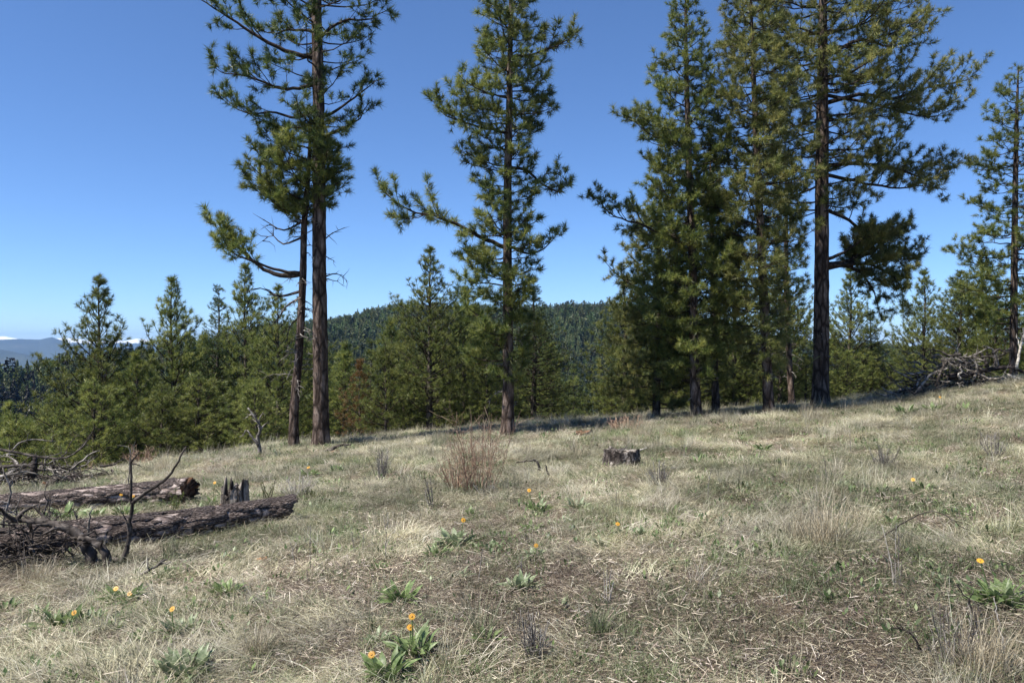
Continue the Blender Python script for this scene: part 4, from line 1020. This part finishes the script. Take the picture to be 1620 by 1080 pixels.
# brush pile on the right
Dp = 24.0
tangle('brush_pile', 'grey heap of tangled branches on the rise at the right', 1500, 614, 165, 76, 150, 15, 1.7, [DEADWOOD, DEADDARK, DEADWOOD], base=Dp, lens=(.4, 1.5))
stick('long dark log lying level at the back of the right brush pile', [(1500, 596), (1540, 590), (1580, 582), (1604, 582), (1640, 600)], 5.2, LOGBARK_DARK, 71, 0, base=Dp - .2, name='fallen_log', cat='log', sides=12)
for k, (pp, rp, mt, lab) in enumerate([
    ([(1562, 580), (1556, 566), (1550, 558), (1538, 562)], 3.0, DEADDARK, 'dark limb leaning up from the level log at right'),
    ([(1581, 582), (1574, 564), (1567, 550), (1548, 558)], 2.2, DEADWOOD, 'pale forked limb above the level log'),
    ([(1608, 584), (1613, 556), (1618, 535), (1622, 520)], 2.6, BLEACH, 'bleached upright limb at the right edge above the pile'),
    ([(1594, 593), (1606, 597), (1630, 603)], 2.2, BLEACH, 'bleached stick lying at the right edge below the level log'),
    ([(1502, 590), (1506, 566), (1514, 552), (1520, 541)], 1.8, DEADWOOD, 'curved pale stick rising highest from the right brush pile'),
    ([(1540, 600), (1546, 582), (1538, 570), (1526, 563)], 2.2, DEADWOOD, 'grey limb hanging over the front of the right brush pile'),
    ([(1520, 560), (1500, 562), (1488, 556), (1472, 553)], 2.2, DEADDARK, 'dark limb jutting left from the top of the brush pile'),
    ([(1446, 626), (1462, 604), (1476, 590), (1500, 582)], 2.6, DEADWOOD, 'grey limb sloping along the left flank of the brush pile'),
    ([(1424, 628), (1412, 622), (1402, 618), (1394, 611)], 2.0, DEADWOOD, 'pale dead limb lying apart left of the brush pile'),
    ([(1520, 600), (1516, 592), (1522, 588), (1518, 580)], 2.0, BLEACH, 'short bleached stub in the middle of the brush pile'),
    ([(1570, 560), (1580, 552), (1588, 556), (1600, 551)], 2.0, DEADDARK, 'crooked dark limb at the top right of the brush pile'),
    ([(1480, 610), (1488, 590), (1495, 575), (1500, 570)], 2.6, DEADDARK, 'dark limb in the front of the brush pile')]):
    stick(lab, pp, rp, mt, 80 + k, 6, base=Dp - .1 - .07 * k)

# ------------------------------------------------------------------ shrubs and weeds
def shrub(label, px, py, wpx, hpx, n, mat, seed, rpx=1.0, forks=4, name='bare_shrub', cat='shrub', lean=(.05, .5), group=None, base=None, kind_part='stems', bend=.1):
    r = np.random.default_rng(seed); D = base or hitD(px, py); x0 = (px - 810) / F * D; z0 = Hs(x0, D); t = thing(name, (x0, D, z0), label, cat, group)
    W = wpx / F * D / 2; Hh = hpx / F * D; g = Geo()
    for k in range(n):
        a = r.random() * 6.28; rr = W * .35 * math.sqrt(r.random()); p = [cos(a) * rr, sin(a) * rr, -.02]; e = pi / 2 - r.uniform(*lean)
        L = Hh * r.uniform(.55, 1.1)
        q = limb_pts(p, a + r.normal(0, .4), L, e, e + r.normal(.05, .15), r, 8, bend)
        bare_limb(g, q, rpx / F * D * r.uniform(.6, 1.2), r, forks)
    o = obj(kind_part, g.mesh('stems', mat), t); return t
shrub('leafless reddish shrub of many thin stems in the middle of the meadow', 755, 778, 130, 122, 48, TWIGRED, 1, .5, 7, lean=(.02, .58), bend=.17)
shrub('low pale skirt of dead stems at the foot of the reddish shrub', 722, 775, 60, 60, 30, TWIGRED, 22, .8, 4, lean=(.1, .7))
shrub('low grey twiggy clump under the reddish shrub', 770, 783, 60, 22, 26, TWIGGREY, 23, 1.0, 4, lean=(.5, 1.2))
shrub('small dark grey shrub leaning right, left of the reddish shrub', 603, 762, 30, 54, 30, TWIGGREY, 2, .5, 5, lean=(.02, .35))
shrub('whitish dead clump behind the right end of the front log', 470, 790, 46, 46, 60, BLEACH, 3, .35, 4, lean=(.1, .9))
shrub('dark twiggy weed high on the right slope below the brush pile', 1398, 742, 46, 40, 34, TWIGGREY, 4, .7, 4, lean=(.1, .7))
shrub('sparse dark weed at the far right of the slope', 1572, 726, 36, 48, 20, TWIGGREY, 5, .7, 4, lean=(.05, .6))
shrub('two dark stalks left of the reddish shrub', 686, 806, 26, 62, 6, TWIGGREY, 6, 1.2, 3, lean=(.05, .45))
shrub('dry grey weed clump at the bottom centre', 848, 1052, 60, 84, 40, TWIGGREY, 7, .45, 4, lean=(.02, .35))
shrub('slim dark weed beside the green grass tuft', 958, 965, 24, 70, 5, TWIGGREY, 8, .8, 4, lean=(.05, .4))
shrub('grey twiggy strip right of the low stump', 1044, 770, 46, 42, 26, TWIGGREY, 9, .8, 3, lean=(.05, .6))
shrub('brown brush along the crest left of the right group', 990, 680, 110, 26, 70, TWIGRED, 10, .7, 3, lean=(.1, .9))
shrub('reddish brush below the open-spired young pine', 160, 742, 110, 40, 90, TWIGRED, 12, .9, 4, lean=(.1, .9))
shrub('brown brush between the two brush heaps at left', 225, 738, 60, 36, 40, TWIGRED, 13, .8, 4, lean=(.1, .9))
shrub('bare weed in the lower right corner', 1500, 1062, 90, 110, 20, TWIGGREY, 14, .5, 5, lean=(.05, .55))
shrub('faint bare weed above the lower right plant', 1420, 940, 40, 110, 5, TWIGGREY, 15, .5, 4, lean=(.05, .3))
for k, (px, py, h) in enumerate([(491, 908, 78), (470, 900, 50), (566, 880, 60), (575, 878, 45), (608, 890, 110), (755, 925, 90), (1118, 790, 60), (977, 800, 40), (1348, 720, 50), (830, 925, 55), (1310, 770, 50)]):
    lab = ['tall straight single weed stem right of the orange chip', 'shorter weed stem left of the tall straight one', 'left one of two close weed stems below the log end', 'right one of two close weed stems below the log end', 'long leaning weed stem left of centre',
           'leaning weed stem among plants at the centre', 'thin weed stem on the open slope right of the stump', 'thin weed stem below the low stump', 'thin weed stem high on the right slope', 'thin stem growing through the centre plant', 'thin weed stem above the big dry tussock'][k]
    shrub(lab, px, py, 6, h, 1, TWIGGREY, 60 + k, .75, 3, name='weed_stem', cat='weed', lean=(.02, .25), kind_part='stem')
def tussock(label, px, py, wpx, hpx, n, mat, seed, w=.0035, lean=(2, 40), curl=.2):
    r = np.random.default_rng(seed); D = hitD(px, py); x0 = (px - 810) / F * D; t = thing('grass_tussock', (x0, D, Hs(x0, D)), label, 'grass tussock')
    g = Geo(); Hh = hpx / F * D; blades(g, r, n, (Hh * .5, Hh * 1.15), lean, w, wpx / F * D * .22, curl); obj('blades', g.mesh('blades', mat), t)
def solid(name, stops, trans=.25): return leafy(name, stops, 7, trans, isl=.7)
STRAW2 = solid('tussock_straw', [(0.2, (0.25, 0.20, 0.125)), (0.5, (0.44, 0.38, 0.265)), (0.8, (0.64, 0.57, 0.43))])
GREEN2 = solid('tussock_green', [(0.2, (0.075, 0.10, 0.045)), (0.5, (0.16, 0.195, 0.095)), (0.8, (0.34, 0.34, 0.21))])
for a in [('grey-green grass tussock in the foreground right of centre', 945, 1010, 70, 62, 170, GREEN2, 1),
          ('biggest dry tussock with tall pale stalks on the right slope', 1300, 868, 110, 105, 300, STRAW2, 2), ('dry tussock just left of the biggest one', 1262, 860, 70, 70, 150, STRAW2, 3), ('dry tussock right behind the biggest one', 1352, 845, 70, 70, 130, STRAW2, 4),
          ('dry drooping tussock at the left edge before the log tangle', 60, 925, 120, 50, 320, STRAW2, 5), ('pale tussock on the crest behind the second log', 258, 745, 60, 42, 150, STRAW2, 6),
          ('feathery green-grey tuft below the front log', 270, 882, 60, 38, 120, GREEN2, 7), ('tall sparse tussock at bottom left of centre', 765, 1015, 80, 100, 70, GREEN2, 8),
          ('dry tussock cut by the lower right corner', 1560, 1075, 150, 110, 300, STRAW2, 9), ('small green tuft left of the big foreground plant', 590, 1000, 50, 40, 90, GREEN2, 10),
          ('dry tussock left of the flowered plants at the bottom edge', 410, 1040, 70, 70, 130, STRAW2, 11), ('grassy clump on the crest by the reddish shrub', 690, 712, 60, 36, 150, GREEN2, 12),
          ('tussock of tall straw on the crest before the right group', 1010, 690, 60, 40, 140, STRAW2, 13), ('straw tussock below the brush pile', 1500, 655, 60, 36, 160, STRAW2, 14), ('straw tussock at the foot of the biggest right trunk', 1275, 662, 60, 36, 140, STRAW2, 15)]:
    tussock(*a)

# ------------------------------------------------------------------ broad-leaved flowering plants
def leaf_mesh(seed, mat):
    r = np.random.default_rng(seed); n = 7; V = []; cz = 0; cx = 0; e = 1.1
    wid = [.06, .10, .52, .60, .46, .24, .02]; L = 1.0
    for k in range(n):
        w = wid[k] * .22 * r.uniform(.9, 1.1); fold = .35
        V += [(cx, -w, cz + w * fold), (cx, 0, cz), (cx, w, cz + w * fold)]
        st = .17; cx += st * cos(e); cz += st * sin(e); e -= r.uniform(.04, .22)
    Q = []
    for k in range(n - 1): Q += [(3 * k, 3 * k + 1, 3 * k + 4, 3 * k + 3), (3 * k + 1, 3 * k + 2, 3 * k + 5, 3 * k + 4)]
    g = Geo(); g.add(V, Q); return g.mesh('leaf', mat, True)
LEAF = {'g': [leaf_mesh(k, ROOTLEAF) for k in range(4)], 's': [leaf_mesh(k + 9, SILVERLEAF) for k in range(4)]}
def petal_mesh():
    g = Geo(); n = 13
    for k in range(n):
        a = k * 2 * pi / n; 
        V = [(.25, -.07, 0), (.25, .07, 0), (.7, .13, .03), (1, 0, -.05), (.7, -.13, .03)]
        g.add([(x * cos(a) - y * sin(a), x * sin(a) + y * cos(a), z) for x, y, z in V], None, [(0, 1, 2), (0, 2, 4), (4, 2, 3)])
    return g.mesh('petals', PETAL)
def disc_mesh():
    g = Geo(); V = [(0, 0, .18)]; T = []; Q = []
    for j, (rr, z) in enumerate(((.18, .15), (.3, .05), (.3, -.08))): V += [(rr * cos(k * pi / 4), rr * sin(k * pi / 4), z) for k in range(8)]
    for k in range(8): T.append((0, 1 + k, 1 + (k + 1) % 8)); Q += [(1 + k, 9 + k, 9 + (k + 1) % 8, 1 + (k + 1) % 8), (9 + k, 17 + k, 17 + (k + 1) % 8, 9 + (k + 1) % 8)]
    g.add(V, Q, T); return g.mesh('disc', DISC, True)
PETALS = petal_mesh(); DISCM = disc_mesh()
pr = np.random.default_rng(77)
def plant(label, px, py, wpx, flowers=(), kind='g', dens=1.0):
    D = hitD(px, py); x0 = (px - 810) / F * D; z0 = Hs(x0, D); W = wpx / F * D
    t = thing('flowering_plant' if flowers else 'leafy_plant', (x0, D, z0), label, 'plant')
    n = int((36 if wpx > 45 else 26) * dens); Lf = max(.09, min(.26, W * .52))
    for k in range(n):
        o = obj('leaf', LEAF[kind][pr.integers(0, 4)], t); a = k * 2.4 + pr.normal(0, .3); rr = W * .26 * math.sqrt(pr.random())
        o.location = (cos(a) * rr, sin(a) * rr, .015); s = Lf * pr.uniform(.7, 1.15)
        o.scale = (s, s, s); o.rotation_euler = (pr.normal(0, .4), pr.uniform(-.4, .65), a + pr.normal(0, .4))
    for fx, fy in flowers:
        fp = np.array(P(fx, fy, D)) - np.array((x0, D, z0)); g = Geo(); q = spline([(fp[0] * .3, .0, 0), (fp[0] * .8, -.01, fp[2] * .6), tuple(fp)], 6); tube(g, q, [.004] * 6, 5)
        f = obj('flower', g.mesh('flower_stem', ROOTLEAF), t); s = .022 if D < 7 else .025 if D < 12 else .034
        tl = (pr.normal(.75, .2), pr.normal(0, .3), 0)
        for nm, me in (('petals', PETALS), ('disc', DISCM)):
            o = obj(nm, me, f); o.location = tuple(fp); o.scale = (s, s, s); o.rotation_euler = tl
for a in [
 ('plant with two orange flowers below the root limbs', 197, 958, 66, ((184, 930), (206, 938)), 'g'),
 ('rounded bright green plant right of the two-flowered one', 362, 945, 56, (), 'g', 1.5),
 ('broad leafy plant at the lower left with one small bloom', 98, 1000, 76, ((118, 968),), 'g'),
 ('narrow upright plant right of the broad lower left one', 178, 1005, 42, (), 'g'),
 ('bushy grey-green plant with one orange flower, lower left', 283, 1012, 66, ((273, 962),), 's', 1.3),
 ('small plant between the upright and the bushy one', 228, 1018, 42, (), 'g'),
 ('whitish woolly plant at the bottom left', 292, 1075, 90, (), 's', 1.5),
 ('plant at the extreme left edge', 12, 968, 40, (), 'g'),
 ('small plant near the left edge before the dry tussock', 62, 978, 34, (), 'g'),
 ('largest plant with two stacked orange flowers, bottom centre', 656, 1040, 84, ((649, 991), (652, 974)), 'g', 1.3),
 ('plant with one orange flower at the bottom edge', 612, 1078, 84, ((588, 1034),), 'g', 1.3),
 ('loose curled-leaf plant above the largest flowered one', 634, 955, 66, (), 'g'),
 ('wide plant with one tall orange flower left of centre', 720, 866, 62, ((733, 822),), 's', 1.3),
 ('dull plant just left of the wide one', 690, 884, 44, (), 'g'),
 ('upright plant below an orange bloom right of the shrub', 852, 812, 42, ((837, 775),), 'g'),
 ('pale plant right of the upright one', 912, 808, 38, (), 's'),
 ('flat plant below the upright one', 838, 842, 36, (), 'g'),
 ('silver plant with a faded bloom at the centre', 846, 884, 36, ((848, 862),), 's'),
 ('small plant left of the flat one', 745, 818, 30, (), 'g'),
 ('bright plant alone on the brown patch edge', 1133, 895, 38, (), 'g', .7),
 ('silvery plant left of the dry slope', 950, 868, 38, (), 's'),
 ('silvery upright plant right of centre', 1018, 852, 38, (), 's'),
 ('small plant with one orange bloom right of centre', 985, 848, 24, ((977, 828),), 's', .6),
 ('big glossy plant with one flower at the right edge', 1585, 960, 90, ((1550, 886),), 'g', 1.5),
 ('tiny plant right of the low stump', 1102, 734, 26, (), 'g', .7), ('dark plant on the slope above the bleached curl', 1208, 715, 30, (), 'g'),
 ('low plant right of the bleached curl', 1340, 774, 36, (), 's'), ('plant with an orange bloom on the right slope', 1462, 782, 38, ((1444, 758),), 'g'),
 ('plant with a small bloom above the long log end', 490, 756, 32, ((488, 739),), 'g'), ('small plant right of it near the crest', 532, 748, 26, (), 'g'),
 ('leafy patch with an orange bloom below the brush pile', 1478, 652, 52, ((1487, 628),), 'g', 1.3), ('leafy patch left of the bloom under the brush pile', 1432, 656, 46, (), 'g'), ('leafy patch right of the bloom under the brush pile', 1520, 652, 44, (), 'g'),
 ('dull plant by the centre grass', 824, 938, 56, (), 's', 1.2), ('leafy clump under the tall sparse tussock', 770, 1022, 50, (), 'g', .7), ('scrap of silver leaves above the largest plant', 732, 915, 28, (), 's', .7),
 ('plant with two orange blooms between the logs', 200, 818, 44, ((192, 782), (211, 784)), 'g'), ('plant with one orange bloom beside the second log end', 335, 800, 30, ((340, 763),), 'g', .8),
 ('green plant between the logs at far left', 100, 826, 56, (), 'g', 1.3), ('green plant between the logs, middle one', 152, 822, 40, (), 'g'),
 ('plant left of the two-flowered one below the root limbs', 150, 985, 40, (), 'g'), ('pale woolly clump between the bushy flowered plant and the bottom edge', 330, 1045, 50, (), 's'),
 ('leafy clump just left of the largest flowered plant', 600, 1020, 40, (), 's', .8), ('leafy clump up-slope of the loose curled-leaf plant', 600, 905, 34, (), 'g', .7), ('woolly clump right of the wide orange-flowered plant', 775, 872, 36, (), 's', .8),
 ('leafy scrap between the silvery plants right of centre', 1065, 880, 30, (), 's', .7), ('leafy clump on the slope right of the biggest tussock', 1410, 830, 34, (), 'g', .7), ('leafy clump left of the glossy plant at the right edge', 1500, 930, 40, (), 's', .7),
 ('small plant on the bare soil under the log end', 476, 865, 24, (), 'g', .6), ('dark little plant below the left weed stems', 1060, 830, 26, (), 'g', .7),
]: plant(*a)
# conifer seedlings
def seedling(label, px, py, hpx, seed):
    D = hitD(px, py); x0 = (px - 810) / F * D; t = thing('seedling', (x0, D, Hs(x0, D)), label, 'seedling'); r = np.random.default_rng(seed); Hh = hpx / F * D; g = Geo(); tf = []
    for k in range(5):
        q = limb_pts([r.normal(0, .03), r.normal(0, .03), 0], r.random() * 6.28, Hh * r.uniform(.6, 1), 1.2, 1.3, r, 5); tube(g, q, np.linspace(.006, .003, 6), 4, False)
        for p in q[1:]: tf.append((p, np.array([0, 0, 1.]) + r.normal(0, .3, 3), .5))
    obj('stems', g.mesh('stems', BARK_TWIG), t); g = Geo(); needles(g, tf, r, 16, .11, .006); obj('leaves', g.mesh('leaves', NEEDLE_YOUNG), t)
seedling('green evergreen sprout right of the jagged stump', 424, 800, 44, 1)
seedling('green evergreen sprout in front of the blackened log end', 278, 812, 46, 2)
seedling('low evergreen sprout behind the front log tip', 492, 792, 24, 3)

# ------------------------------------------------------------------ haze
def haze():
    g = Geo(); x, y0, y1, z0, z1 = 21000, -21000, 20500, -1200, 290
    V = [(-x, y0, z0), (x, y0, z0), (x, y1, z0), (-x, y1, z0), (-x, y0, z1), (x, y0, z1), (x, y1, z1), (-x, y1, z1)]
    g.add(V, [(0, 3, 2, 1), (4, 5, 6, 7), (0, 1, 5, 4), (1, 2, 6, 5), (2, 3, 7, 6), (3, 0, 4, 7)])
    m = bpy.data.materials.new('haze'); m.use_nodes = True; nt = m.node_tree; nt.nodes.remove(nt.nodes['Principled BSDF'])
    v = nt.nodes.new('ShaderNodeVolumePrincipled'); v.inputs['Color'].default_value = (.36, .60, 1.0, 1); v.inputs['Density'].default_value = 0.000048; v.inputs['Anisotropy'].default_value = 0.1
    nt.links.new(v.outputs[0], nt.nodes['Material Output'].inputs['Volume'])
    tag(obj('haze', g.mesh('haze', m)), kind='stuff')
haze()
print('tris', sum(len(m.loops) - 2 * len(m.polygons) for m in bpy.data.meshes))
